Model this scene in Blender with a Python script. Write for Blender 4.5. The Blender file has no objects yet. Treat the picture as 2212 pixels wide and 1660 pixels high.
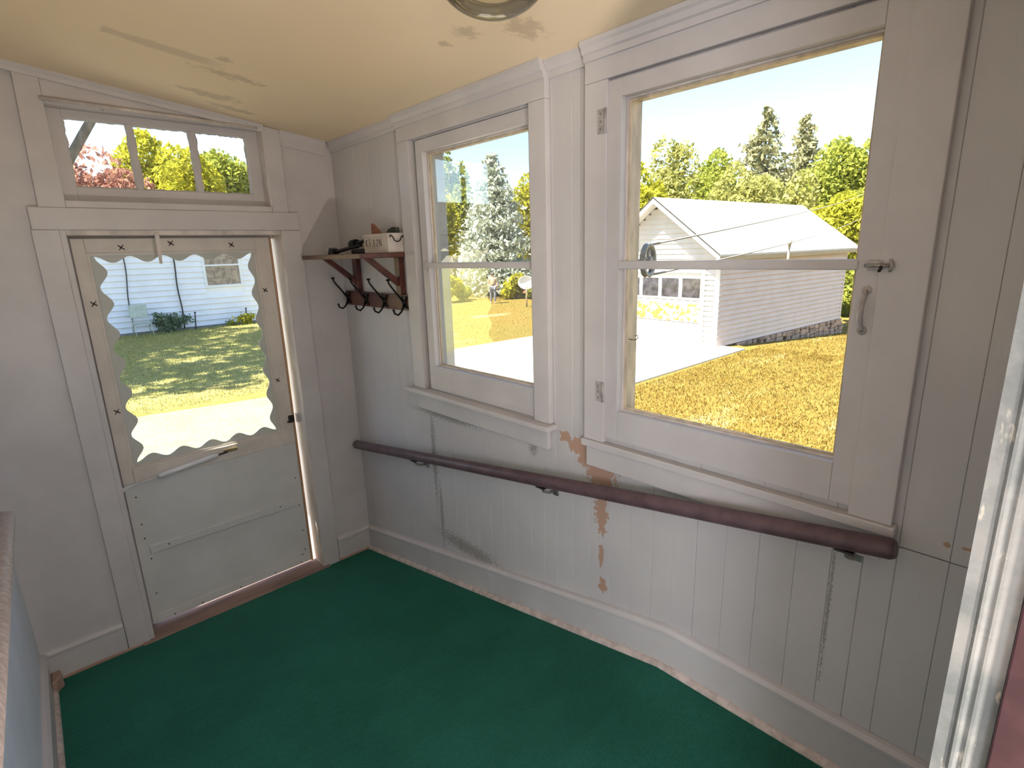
import bpy, bmesh, math, random
import numpy as np
from mathutils import Matrix, Vector

scn = bpy.context.scene
COL = scn.collection
PI = math.pi

# ------------------------------------------------------------------ camera
F_PX = 1164.663
RM = np.array([[0.7297502138, -0.6830482538, -0.0301613718],
               [-0.1857167574, -0.1555731920, -0.9702093939],
               [0.6580075315, 0.7136119848, -0.2403830770]])
CAM = np.array([-1.49468, -3.06497, 1.9019])
cam_d = bpy.data.cameras.new('camera')
cam_d.sensor_width = 36.0
cam_d.lens = F_PX / 2212.0 * 36.0
cam_d.clip_start = 0.01
cam_d.clip_end = 500
cam = bpy.data.objects.new('camera', cam_d)
COL.objects.link(cam)
r, d, f = Vector(RM[0]), Vector(RM[1]), Vector(RM[2])
mw = Matrix((( r.x, -d.x, -f.x, CAM[0]), (r.y, -d.y, -f.y, CAM[1]), (r.z, -d.z, -f.z, CAM[2]), (0, 0, 0, 1)))
cam.matrix_world = mw
scn.camera = cam

# ------------------------------------------------------------------ exposure, sky, sun, big lights
vs = scn.view_settings
vs.view_transform = 'Standard'
vs.look = 'None'
vs.gamma = 1.0
vs.use_curve_mapping = False
vs.exposure = 2.42

SUN_DIR = Vector((-0.50, 0.07, 0.85)).normalized()      # towards the sun
SKY_STRENGTH = 0.084
SUN_STRENGTH = 4.7
HALL_FILL = 10.0  # strengths of the unseen fill lamps added behind the camera
SIDE_FILL = 30.0
UP_FILL = 24.0

world = bpy.data.worlds.new('world')
scn.world = world
world.use_nodes = True
nt = world.node_tree
nt.nodes.clear()
w_out = nt.nodes.new('ShaderNodeOutputWorld')
w_bg = nt.nodes.new('ShaderNodeBackground')
w_sky = nt.nodes.new('ShaderNodeTexSky')
w_sky.sky_type = 'NISHITA'
w_sky.sun_disc = False
w_sky.sun_elevation = math.radians(58)
w_sky.sun_rotation = math.radians(-72)
w_sky.air_density = 1.0
w_sky.dust_density = 0.7
w_sky.ozone_density = 1.5
w_bg.inputs['Strength'].default_value = SKY_STRENGTH
# one small cloud low in the eastern sky
def w_math(op, a, b):
    n_ = nt.nodes.new('ShaderNodeMath'); n_.operation = op
    for i_, v_ in enumerate((a, b)):
        if isinstance(v_, (int, float)): n_.inputs[i_].default_value = v_
        else: nt.links.new(v_, n_.inputs[i_])
    return n_.outputs[0]
w_tc = nt.nodes.new('ShaderNodeTexCoord')
cdir = Vector(RM.T @ np.array([(1562 - 1106) / F_PX, (277 - 830) / F_PX, 1.0])).normalized()
cside = cdir.cross(Vector((0, 0, 1))).normalized(); cup = cside.cross(cdir)
dots = []
for vec in (cside, cup, cdir):
    n_ = nt.nodes.new('ShaderNodeVectorMath'); n_.operation = 'DOT_PRODUCT'
    nt.links.new(w_tc.outputs['Generated'], n_.inputs[0]); n_.inputs[1].default_value = vec; dots.append(n_.outputs['Value'])
w_nz = nt.nodes.new('ShaderNodeTexNoise'); w_nz.inputs['Scale'].default_value = 90; w_nz.inputs['Detail'].default_value = 5
nt.links.new(w_tc.outputs['Generated'], w_nz.inputs['Vector'])
ea = w_math('DIVIDE', w_math('SUBTRACT', dots[0], w_math('MULTIPLY', dots[1], 0.6)), 0.034); eb = w_math('DIVIDE', dots[1], 0.010)
ed = w_math('ADD', w_math('SQRT', w_math('ADD', w_math('MULTIPLY', ea, ea), w_math('MULTIPLY', eb, eb)), 0), w_math('MULTIPLY', w_math('SUBTRACT', w_nz.outputs['Fac'], 0.5), 1.6))
w_mr = nt.nodes.new('ShaderNodeMapRange'); w_mr.interpolation_type = 'SMOOTHSTEP'
nt.links.new(ed, w_mr.inputs[0]); w_mr.inputs[1].default_value = 1.1; w_mr.inputs[2].default_value = 0.5
w_front = w_math('GREATER_THAN', dots[2], 0.5)
w_mx = nt.nodes.new('ShaderNodeMix'); w_mx.data_type = 'RGBA'
nt.links.new(w_math('MULTIPLY', w_math('MULTIPLY', w_mr.outputs[0], w_front), 0.9), w_mx.inputs[0])
nt.links.new(w_sky.outputs[0], w_mx.inputs[6]); w_mx.inputs[7].default_value = (2.6, 2.6, 2.6, 1)
nt.links.new(w_mx.outputs[2], w_bg.inputs['Color'])
nt.links.new(w_bg.outputs[0], w_out.inputs['Surface'])

sun_d = bpy.data.lights.new('sun', 'SUN')
sun_d.energy = SUN_STRENGTH
sun_d.angle = math.radians(0.6)
sun_d.color = (1.0, 0.93, 0.80)
sun = bpy.data.objects.new('sun', sun_d)
COL.objects.link(sun)
sun.rotation_euler = (-SUN_DIR).to_track_quat('-Z', 'Y').to_euler()
sun.location = (-12, 4, 20)

# ------------------------------------------------------------------ photo pixel -> place helpers
def ray(u, v):
    return RM.T @ np.array([(u - 1106) / F_PX, (v - 830) / F_PX, 1.0])
def on_axis(u, v, ax, val):
    dd = ray(u, v); t = (val - CAM[ax]) / dd[ax]
    return CAM + t * dd
def onX(u, v, x=0.0): return on_axis(u, v, 0, x)
def onY(u, v, y=0.0): return on_axis(u, v, 1, y)
def onZ(u, v, z=0.0): return on_axis(u, v, 2, z)
def at_dist(u, v, dist):
    dd = ray(u, v); dd = dd / np.linalg.norm(dd[:2])
    return CAM + dd * dist

# ------------------------------------------------------------------ materials
def srgb(r, g, b):
    def c(x):
        x /= 255.0
        return x / 12.92 if x <= 0.04045 else ((x + 0.055) / 1.055) ** 2.4
    return (c(r), c(g), c(b))

class NG:
    """tiny node-graph helper"""
    def __init__(self, name):
        self.m = bpy.data.materials.new(name)
        self.m.use_nodes = True
        self.t = self.m.node_tree
        self.t.nodes.clear()
        self.out = self.t.nodes.new('ShaderNodeOutputMaterial')
    def n(self, typ, **kw):
        nd = self.t.nodes.new(typ)
        for k, v in kw.items(): setattr(nd, k, v)
        return nd
    def l(self, a, b): self.t.links.new(a, b)
    def val(self, sock, v):
        if hasattr(v, 'is_output') or isinstance(v, bpy.types.NodeSocket): self.l(v, sock)
        else: sock.default_value = v
    def math(self, op, a, b=None, c=None, clamp=False):
        nd = self.n('ShaderNodeMath', operation=op); nd.use_clamp = clamp
        self.val(nd.inputs[0], a)
        if b is not None: self.val(nd.inputs[1], b)
        if c is not None: self.val(nd.inputs[2], c)
        return nd.outputs[0]
    def mix(self, fac, a, b):
        nd = self.n('ShaderNodeMix', data_type='RGBA')
        self.val(nd.inputs[0], fac)
        self.val(nd.inputs[6], a if isinstance(a, bpy.types.NodeSocket) else (*a, 1))
        self.val(nd.inputs[7], b if isinstance(b, bpy.types.NodeSocket) else (*b, 1))
        return nd.outputs[2]
    def noise(self, scale, detail=4, rough=0.55, vec=None, stretch=None):
        nd = self.n('ShaderNodeTexNoise')
        nd.inputs['Scale'].default_value = scale
        nd.inputs['Detail'].default_value = detail
        nd.inputs['Roughness'].default_value = rough
        if vec is None:
            vec = self.pos()
        if stretch is not None:
            mp = self.n('ShaderNodeMapping'); mp.inputs['Scale'].default_value = stretch
            self.l(vec, mp.inputs['Vector']); vec = mp.outputs[0]
        self.l(vec, nd.inputs['Vector'])
        return nd.outputs['Fac']
    def pos(self):
        if not hasattr(self, '_pos'):
            self._pos = self.n('ShaderNodeNewGeometry').outputs['Position']
        return self._pos
    def xyz(self):
        s = self.n('ShaderNodeSeparateXYZ'); self.l(self.pos(), s.inputs[0]); return s.outputs
    def ramp(self, fac, lo, hi):
        nd = self.n('ShaderNodeMapRange'); nd.interpolation_type = 'SMOOTHSTEP'
        self.val(nd.inputs[0], fac); nd.inputs[1].default_value = lo; nd.inputs[2].default_value = hi
        return nd.outputs[0]
    def bump(self, h, strength, dist=0.01):
        nd = self.n('ShaderNodeBump'); nd.inputs['Strength'].default_value = strength
        nd.inputs['Distance'].default_value = dist
        self.l(h, nd.inputs['Height']); return nd.outputs[0]
    def principled(self, color, rough=0.6, metal=0.0, normal=None, spec=0.4):
        p = self.n('ShaderNodeBsdfPrincipled')
        self.val(p.inputs['Base Color'], color if isinstance(color, bpy.types.NodeSocket) else (*color, 1))
        self.val(p.inputs['Roughness'], rough)
        p.inputs['Metallic'].default_value = metal
        p.inputs['Specular IOR Level'].default_value = spec
        if normal is not None: self.l(normal, p.inputs['Normal'])
        self.l(p.outputs[0], self.out.inputs['Surface'])
        return p

def simple(name, col, rough=0.6, metal=0.0, var=0.12, scale=8.0, bump=0.0, bscale=60.0, stretch=None, spec=0.4):
    g = NG(name)
    nz = g.noise(scale, 4, 0.6, stretch=stretch)
    dark = tuple(c * (1 - var) for c in col); light = tuple(min(1, c * (1 + var)) for c in col)
    c = g.mix(g.ramp(nz, 0.3, 0.7), dark, light)
    nm = None
    if bump: nm = g.bump(g.noise(bscale, 3, 0.6, stretch=stretch), bump, 0.004)
    g.principled(c, rough, metal, nm, spec)
    return g.m

def ellipse_mask(g, a, b, items, nscale=14.0, namp=0.9, soft=0.12):
    """union of noisy ellipses on the (a, b) coordinates"""
    nz = g.noise(nscale, 5, 0.65)
    off = g.math('MULTIPLY', g.math('SUBTRACT', nz, 0.5), namp * 2)
    tot = None
    for (a0, b0, ra, rb) in items:
        da = g.math('DIVIDE', g.math('SUBTRACT', a, a0), ra)
        db = g.math('DIVIDE', g.math('SUBTRACT', b, b0), rb)
        dd = g.math('SQRT', g.math('ADD', g.math('MULTIPLY', da, da), g.math('MULTIPLY', db, db)))
        dd = g.math('ADD', dd, off)
        m = g.ramp(dd, 1.0, 1.0 - soft)
        tot = m if tot is None else g.math('MAXIMUM', tot, m)
    return tot

PAINT = (0.605, 0.575, 0.58)
def make_wall_paint():
    g = NG('aged_grey_paint_on_boards')
    x, y, z = g.xyz()
    base = g.mix(g.ramp(g.noise(2.2, 3, 0.5), 0.3, 0.7), tuple(c * 0.95 for c in PAINT), (0.635, 0.605, 0.595))
    base = g.mix(g.math('MULTIPLY', g.ramp(g.noise(30, 5, 0.7, stretch=(1, 1, 0.12)), 0.62, 0.74), 0.35), base, tuple(c * 0.7 for c in PAINT))
    def E(u, v, ru, rv):
        p = onX(u, v); q = onX(u + ru, v); s = onX(u, v + rv)
        return (p[1], p[2], abs(q[1] - p[1]), abs(s[2] - p[2]))
    peel = ellipse_mask(g, y, z, [E(1300, 1020, 34, 42), E(1298, 1110, 15, 48), E(1250, 965, 24, 18), E(1262, 990, 14, 22),
                                  E(1302, 1265, 10, 16), E(1298, 1200, 6, 26), E(1222, 945, 16, 12), E(2046, 1178, 10, 6),
                                  E(2090, 1188, 16, 4)], 45, 1.2, 0.2)
    c = g.mix(peel, base, (0.50, 0.315, 0.23))
    chips = ellipse_mask(g, y, z, [E(1010, 1185, 62, 14), E(1370, 1025, 55, 9), E(1152, 968, 8, 16), E(955, 1110, 3, 60),
                                   E(938, 985, 4, 95), E(1790, 1300, 4, 150), E(960, 900, 60, 8)], 110, 2.6, 0.15)
    c = g.mix(g.math('MULTIPLY', chips, 0.6), c, (0.20, 0.18, 0.155))
    h = g.math('ADD', g.noise(120, 4, 0.6, stretch=(1, 1, 0.25)), g.math('MULTIPLY', g.math('MAXIMUM', peel, chips), -2.0))
    g.principled(c, 0.55, 0, g.bump(h, 0.25, 0.003))
    return g.m

def make_ceiling():
    g = NG('stained_cream_ceiling')
    x, y, z = g.xyz()
    base = g.mix(g.ramp(g.noise(1.6, 3, 0.5), 0.3, 0.7), (0.84, 0.68, 0.47), (0.88, 0.72, 0.50))
    def zc(u, v):
        dd = ray(u, v); t = (2.515 - 0.124 * CAM[0] - CAM[2]) / (dd[2] + 0.124 * dd[0]); return CAM + t * dd
    def E(u, v, ra, rb):
        p = zc(u, v); return (p[0], p[1], ra, rb)
    st = ellipse_mask(g, x, y, [E(500, 165, .16, .05), E(455, 205, .16, .06), E(490, 130, .05, .03), E(500, 235, .14, .05),
                                E(1010, 70, .05, .05), E(1130, 60, .10, .07), E(960, 95, .03, .03)], 26, 1.3, 0.7)
    c = g.mix(g.math('MULTIPLY', st, 0.36), base, (0.27, 0.19, 0.13))
    a, b = zc(215, 60), zc(500, 150)                      # long rubbed streak
    ax = b - a; L = float(np.hypot(ax[0], ax[1])); ux, uy = ax[0] / L, ax[1] / L
    s = g.math('ADD', g.math('MULTIPLY', g.math('SUBTRACT', x, a[0]), ux), g.math('MULTIPLY', g.math('SUBTRACT', y, a[1]), uy))
    q = g.math('ADD', g.math('MULTIPLY', g.math('SUBTRACT', x, a[0]), -uy), g.math('MULTIPLY', g.math('SUBTRACT', y, a[1]), ux))
    q = g.math('ADD', g.math('ABSOLUTE', q), g.math('MULTIPLY', g.math('SUBTRACT', g.noise(9, 4), 0.5), 0.05))
    m = g.math('MULTIPLY', g.ramp(q, 0.045, 0.02), g.math('MULTIPLY', g.ramp(s, -0.005, 0.01), g.ramp(s, L, L * 0.7)))
    c = g.mix(g.math('MULTIPLY', m, 0.30), c, (0.30, 0.21, 0.15))
    g.principled(c, 0.6, 0, g.bump(g.noise(25, 3), 0.08, 0.004))
    return g.m

def make_carpet():
    g = NG('green_carpet_pile')
    base = g.mix(g.ramp(g.noise(3.0, 4, 0.6), 0.3, 0.7), (0.018, 0.105, 0.078), (0.023, 0.135, 0.100))
    base = g.mix(g.math('MULTIPLY', g.ramp(g.noise(260, 2, 0.5), 0.45, 0.7), 0.5), base, (0.004, 0.045, 0.022))
    x, y, z = g.xyz()
    tooth = g.math('SINE', g.math('MULTIPLY', g.math('ADD', y, g.math('MULTIPLY', x, 0.2)), 150.0))
    h = g.math('ADD', g.noise(400, 2), g.math('MULTIPLY', tooth, 0.12))
    p = g.principled(base, 0.9, 0, g.bump(h, 0.5, 0.004), 0.15)
    p.inputs['Sheen Weight'].default_value = 0.25
    p.inputs['Sheen Tint'].default_value = (0.1, 0.6, 0.4, 1)
    p.inputs['Sheen Roughness'].default_value = 0.5
    return g.m

def make_glass(name, tint=(1, 1, 1), refl=1.0, dirt=0.02):
    g = NG(name)
    tr = g.n('ShaderNodeBsdfTransparent'); tr.inputs[0].default_value = (*tint, 1)
    gl = g.n('ShaderNodeBsdfGlossy'); gl.inputs['Roughness'].default_value = 0.02
    fr = g.n('ShaderNodeFresnel'); fr.inputs[0].default_value = 1.45
    mx = g.n('ShaderNodeMixShader')
    g.l(g.math('MULTIPLY', fr.outputs[0], refl), mx.inputs[0]); g.l(tr.outputs[0], mx.inputs[1]); g.l(gl.outputs[0], mx.inputs[2])
    df = g.n('ShaderNodeBsdfDiffuse'); df.inputs[0].default_value = (0.7, 0.7, 0.7, 1)
    m2 = g.n('ShaderNodeMixShader')
    g.l(g.math('MULTIPLY', g.ramp(g.noise(5, 5, 0.7), 0.35, 0.8), dirt), m2.inputs[0])
    g.l(mx.outputs[0], m2.inputs[1]); g.l(df.outputs[0], m2.inputs[2])
    g.l(m2.outputs[0], g.out.inputs['Surface'])
    return g.m

def make_leaf(name, c1, c2, trans=0.45):
    g = NG(name)
    col = g.mix(g.ramp(g.noise(1.3, 3, 0.6), 0.3, 0.7), c1, c2)
    col = g.mix(g.ramp(g.noise(9.0, 2, 0.6), 0.35, 0.7), col, tuple(c * 0.62 for c in c1))
    df = g.n('ShaderNodeBsdfDiffuse'); g.l(col, df.inputs[0])
    tl = g.n('ShaderNodeBsdfTranslucent'); g.l(col, tl.inputs[0])
    mx = g.n('ShaderNodeMixShader'); mx.inputs[0].default_value = trans
    g.l(df.outputs[0], mx.inputs[1]); g.l(tl.outputs[0], mx.inputs[2]); g.l(mx.outputs[0], g.out.inputs['Surface'])
    return g.m

def make_ground():
    g = NG('dry_lawn_turf')
    c = g.mix(g.ramp(g.noise(0.35, 4, 0.6), 0.35, 0.65), (0.25, 0.165, 0.04), (0.21, 0.165, 0.04))
    x, y, z = g.xyz()
    green = g.math('MULTIPLY', g.ramp(y, 6.6, 9.5), g.ramp(x, 9.0, 5.5))      # fresher grass on the side lawn
    c = g.mix(g.math('MULTIPLY', green, 0.85), c, (0.38, 0.37, 0.15))
    c = g.mix(g.ramp(g.noise(14, 5, 0.75), 0.4, 0.72), c, tuple(v * 0.5 for v in (0.30, 0.22, 0.06)))
    c = g.mix(g.math('MULTIPLY', g.ramp(g.noise(1.1, 3, 0.6, stretch=(0.3, 1, 1)), 0.58, 0.72), 0.5), c, (0.55, 0.47, 0.25))
    g.principled(c, 0.95, 0, g.bump(g.noise(30, 4, 0.7), 0.6, 0.05), 0.1)
    return g.m

def make_gravel(name, a, b, scale=40):
    g = NG(name)
    c = g.mix(g.ramp(g.noise(scale, 4, 0.75), 0.35, 0.7), a, b)
    c = g.mix(g.math('MULTIPLY', g.ramp(g.noise(1.5, 3), 0.4, 0.7), 0.3), c, tuple(v * 0.75 for v in a))
    g.principled(c, 0.95, 0, g.bump(g.noise(scale * 2, 3, 0.7), 0.4, 0.01), 0.1)
    return g.m

def make_galvanised():
    g = NG('scuffed_galvanised_jamb')
    c = g.mix(g.ramp(g.noise(9, 5, 0.65), 0.35, 0.65), (0.22, 0.24, 0.24), (0.38, 0.38, 0.37))
    c = g.mix(g.math('MULTIPLY', g.ramp(g.noise(60, 3, 0.7, stretch=(1, 1, 0.3)), 0.62, 0.7), 0.7), c, (0.72, 0.66, 0.56))
    g.principled(c, g.ramp(g.noise(20, 3), 0.2, 1.6), 0.25, g.bump(g.noise(40, 3), 0.1, 0.003))
    return g.m

def make_aged_garage_door():
    g = NG('peeling_white_and_ochre_door_paint')
    x, y, z = g.xyz()
    pk = g.math('MULTIPLY', g.ramp(g.noise(7, 5, 0.7), 0.47, 0.54), g.math('MULTIPLY', g.ramp(z, -0.12, 0.02), g.ramp(z, 0.55, 0.4)))
    c = g.mix(pk, (0.50, 0.47, 0.42), (0.26, 0.17, 0.03))
    g.principled(c, 0.7)
    return g.m

def make_wood(name, a, b, stretch, rough=0.5):
    g = NG(name)
    c = g.mix(g.ramp(g.noise(18, 5, 0.65, stretch=stretch), 0.3, 0.7), a, b)
    g.principled(c, rough, 0, g.bump(g.noise(60, 4, stretch=stretch), 0.15, 0.002))
    return g.m

def make_lettered_paper():
    """whitewashed box with uneven stamped marks"""
    g = NG('whitewashed_box_wood')
    nz = g.noise(14, 4, 0.6)
    c = g.mix(g.ramp(nz, 0.3, 0.7), (0.62, 0.55, 0.50), (0.74, 0.68, 0.63))
    g.principled(c, 0.7)
    return g.m

M = {}
M['wall'] = make_wall_paint()
M['ceiling'] = make_ceiling()
M['carpet'] = make_carpet()
M['trim'] = simple('grey_gloss_trim_paint', (0.62, 0.585, 0.585), 0.42, 0, 0.06, 3.0, 0.08, 40)
M['left_wall'] = simple('wall_paint_with_window_light', (0.80, 0.84, 0.90), 0.5, 0, 0.05, 3.0, 0.06, 40)  # cool window light put into the colour, paler than the other walls
M['trim_worn'] = simple('worn_trim_paint', (0.66, 0.595, 0.55), 0.45, 0, 0.18, 12.0, 0.15, 60, (1, 1, .3))
M['sash_edge'] = simple('cream_sash_bead_paint', (0.62, 0.50, 0.36), 0.5, 0, 0.25, 22.0, 0.2, 80, (1, 1, .3))
M['ext_white'] = simple('exterior_white_paint', (0.62, 0.61, 0.58), 0.6, 0, 0.08, 5.0)
M['ext_reveal'] = simple('grey_exterior_reveal', (0.42, 0.42, 0.40), 0.6, 0, 0.12, 6.0)
M['door'] = simple('pale_storm_door_enamel', (0.66, 0.655, 0.645), 0.35, 0, 0.06, 4.0, 0.05, 30)
M['door_frame'] = simple('aged_cream_door_rail', (0.68, 0.62, 0.56), 0.4, 0, 0.08, 6.0)
M['door_edge'] = make_wood('bare_orange_door_edge', (0.46, 0.25, 0.13), (0.60, 0.37, 0.22), (1, 1, .08))
M['scallop'] = None
M['rail'] = simple('mauve_brown_handrail_paint', (0.115, 0.070, 0.080), 0.42, 0, 0.25, 18.0, 0.1, 60)
M['rail_worn'] = simple('worn_grey_brown_handrail', (0.33, 0.27, 0.25), 0.5, 0, 0.22, 90.0, 0.1, 200)
M['iron'] = simple('black_iron', (0.016, 0.013, 0.014), 0.4, 0.6, 0.3, 30)
M['steel'] = simple('dull_steel', (0.35, 0.33, 0.31), 0.35, 0.8, 0.2, 30)
M['painted_metal'] = simple('paint_covered_hardware', (0.46, 0.42, 0.41), 0.4, 0.1, 0.2, 40)
M['dark_metal'] = simple('dark_latch_metal', (0.05, 0.04, 0.04), 0.4, 0.6, 0.2, 30)
M['white_metal'] = simple('white_closer_enamel', (0.68, 0.69, 0.71), 0.3, 0.1, 0.05, 10)
M['brass'] = simple('dull_brass', (0.42, 0.32, 0.18), 0.4, 0.7, 0.2, 30)
M['shelf_wood'] = make_wood('red_brown_stained_wood', (0.07, 0.024, 0.02), (0.145, 0.05, 0.038), (1, .12, 1), 0.35)
M['threshold'] = make_wood('worn_pinkish_threshold', (0.22, 0.14, 0.12), (0.36, 0.24, 0.20), (.15, 1, 1), 0.7)
M['raw_wood'] = make_wood('bare_pinkish_wood', (0.40, 0.26, 0.20), (0.52, 0.36, 0.29), (.3, 1, 1), 0.7)
M['shoe_mould'] = simple('pale_quarter_round', (0.62, 0.52, 0.48), 0.5, 0, 0.22, 25.0, 0.1, 60)
M['box'] = make_lettered_paper()
M['ink'] = simple('brown_ink', (0.16, 0.12, 0.11), 0.7, 0, 0.3, 60)
M['handle_wood'] = make_wood('orange_brown_handle_wood', (0.24, 0.08, 0.04), (0.34, 0.13, 0.06), (1, .2, 1), 0.4)
M['bristle'] = simple('grey_green_bristle', (0.06, 0.065, 0.05), 0.9, 0, 0.4, 60, 0.5, 200)
M['black_plastic'] = simple('black_plastic', (0.012, 0.012, 0.016), 0.35, 0, 0.2, 20)
M['metal_jamb'] = make_galvanised()
M['bronze'] = simple('maroon_weatherstrip', (0.06, 0.025, 0.03), 0.4, 0, 0.2, 20)
M['glass'] = make_glass('window_glass', (0.97, 0.98, 0.97), 0.35, 0.012)
M['glass_dirty'] = make_glass('dusty_transom_glass', (0.97, 0.98, 0.98), 0.8, 0.06)
M['dark_glass'] = simple('dark_reflective_pane', (0.05, 0.045, 0.05), 0.08, 0.0, 0.5, 6, 0, 60, None, 0.8)
M['ground'] = make_ground()
M['gravel'] = make_gravel('pale_gravel_drive', (0.16, 0.14, 0.105), (0.27, 0.235, 0.185), 30)
M['concrete'] = make_gravel('sunlit_concrete', (0.50, 0.47, 0.41), (0.56, 0.53, 0.47), 12)
M['garage_white'] = simple('garage_white_siding', (0.50, 0.47, 0.44), 0.6, 0, 0.05, 3.0)
M['garage_side'] = simple('garage_beige_siding', (0.58, 0.47, 0.41), 0.6, 0, 0.05, 3.0)
M['garage_roof'] = simple('pale_worn_roofing', (0.50, 0.48, 0.45), 0.8, 0, 0.06, 3.0, 0.2, 40)
M['rake'] = simple('dark_roof_edge', (0.035, 0.03, 0.028), 0.7, 0, 0.15, 6)
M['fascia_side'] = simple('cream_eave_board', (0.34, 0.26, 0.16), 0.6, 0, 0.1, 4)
M['stone'] = simple('foundation_fieldstone', (0.33, 0.23, 0.17), 0.9, 0, 0.4, 5.0, 0.5, 30)
M['garage_door'] = make_aged_garage_door()
M['house_siding'] = simple('pale_blue_white_siding', (0.82, 0.83, 0.88), 0.6, 0, 0.04, 2.0)
M['house_trim'] = simple('white_house_trim', (0.74, 0.76, 0.80), 0.6, 0, 0.03, 2.0)
M['house_roof'] = simple('grey_house_shingles', (0.14, 0.13, 0.13), 0.9, 0, 0.25, 5)
M['foundation'] = simple('grey_block_foundation', (0.24, 0.24, 0.25), 0.9, 0, 0.2, 5)
M['curtain'] = simple('tan_curtained_pane', (0.30, 0.24, 0.19), 0.3, 0, 0.4, 5)
M['bark'] = simple('grey_bark', (0.13, 0.115, 0.10), 0.9, 0, 0.4, 8, 0.6, 30, (1, 1, .3))
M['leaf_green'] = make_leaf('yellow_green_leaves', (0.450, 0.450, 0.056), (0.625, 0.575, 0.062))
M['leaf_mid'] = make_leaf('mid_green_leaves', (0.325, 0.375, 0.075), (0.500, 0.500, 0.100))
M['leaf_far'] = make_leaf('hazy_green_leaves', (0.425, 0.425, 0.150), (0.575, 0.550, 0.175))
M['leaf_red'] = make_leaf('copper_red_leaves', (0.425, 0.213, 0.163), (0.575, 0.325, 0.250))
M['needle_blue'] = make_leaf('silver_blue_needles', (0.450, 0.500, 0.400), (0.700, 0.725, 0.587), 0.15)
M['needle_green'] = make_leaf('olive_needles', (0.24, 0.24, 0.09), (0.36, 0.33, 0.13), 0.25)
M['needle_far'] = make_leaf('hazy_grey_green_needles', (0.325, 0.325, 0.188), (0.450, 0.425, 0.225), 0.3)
M['grass_dry'] = make_leaf('dry_grass_blades', (0.25, 0.165, 0.035), (0.36, 0.27, 0.075), 0.3)
M['grass_green'] = make_leaf('green_grass_blades', (0.46, 0.46, 0.17), (0.56, 0.50, 0.22), 0.3)
M['bush'] = make_leaf('grey_green_bush_leaves', (0.22, 0.30, 0.20), (0.30, 0.38, 0.24))
M['cable'] = simple('dark_cable', (0.03, 0.03, 0.03), 0.6)
M['line'] = simple('grey_clothesline', (0.30, 0.27, 0.24), 0.7)
M['pulley'] = simple('weathered_pulley_metal', (0.30, 0.28, 0.25), 0.5, 0.3, 0.25, 30)
M['fence_pink'] = simple('faded_pink_shed_boards', (0.50, 0.37, 0.30), 0.8, 0, 0.2, 2)
M['shirt'] = simple('tan_shirt', (0.42, 0.34, 0.24), 0.8)
M['trousers'] = simple('grey_blue_trousers', (0.18, 0.19, 0.23), 0.8)
M['skin'] = simple('skin', (0.42, 0.25, 0.18), 0.6)
M['chair_pale'] = simple('pale_green_chair_metal', (0.46, 0.50, 0.42), 0.5)
M['hall'] = simple('hall_plaster', (0.62, 0.58, 0.54), 0.6)
M['hall_floor'] = make_wood('hall_floorboards', (0.20, 0.11, 0.06), (0.32, 0.18, 0.10), (1, .1, 1))

def make_scallop():
    g = NG('translucent_white_scallop')
    df = g.n('ShaderNodeBsdfDiffuse'); df.inputs[0].default_value = (0.66, 0.66, 0.62, 1)
    tl = g.n('ShaderNodeBsdfTranslucent'); tl.inputs[0].default_value = (0.55, 0.56, 0.52, 1)
    mx = g.n('ShaderNodeMixShader')
    g.l(g.ramp(g.noise(20, 3), 0.0, 1.6), mx.inputs[0])
    g.l(df.outputs[0], mx.inputs[1]); g.l(tl.outputs[0], mx.inputs[2]); g.l(mx.outputs[0], g.out.inputs['Surface'])
    return g.m
M['scallop'] = make_scallop()

def make_globe_glass():
    g = NG('clear_lamp_globe_glass')
    tr = g.n('ShaderNodeBsdfTransparent'); tr.inputs[0].default_value = (0.93, 0.91, 0.84, 1)
    gl = g.n('ShaderNodeBsdfGlossy'); gl.inputs['Roughness'].default_value = 0.06
    fr = g.n('ShaderNodeLayerWeight'); fr.inputs[0].default_value = 0.35
    mx = g.n('ShaderNodeMixShader'); g.l(fr.outputs['Fresnel'], mx.inputs[0])
    g.l(tr.outputs[0], mx.inputs[1]); g.l(gl.outputs[0], mx.inputs[2])
    df = g.n('ShaderNodeBsdfTranslucent'); df.inputs[0].default_value = (0.8, 0.75, 0.6, 1)
    m2 = g.n('ShaderNodeMixShader'); g.l(g.ramp(g.noise(12, 3), 0.0, 2.6), m2.inputs[0])
    g.l(mx.outputs[0], m2.inputs[1]); g.l(df.outputs[0], m2.inputs[2]); g.l(m2.outputs[0], g.out.inputs['Surface'])
    return g.m
M['globe'] = make_globe_glass()

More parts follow.
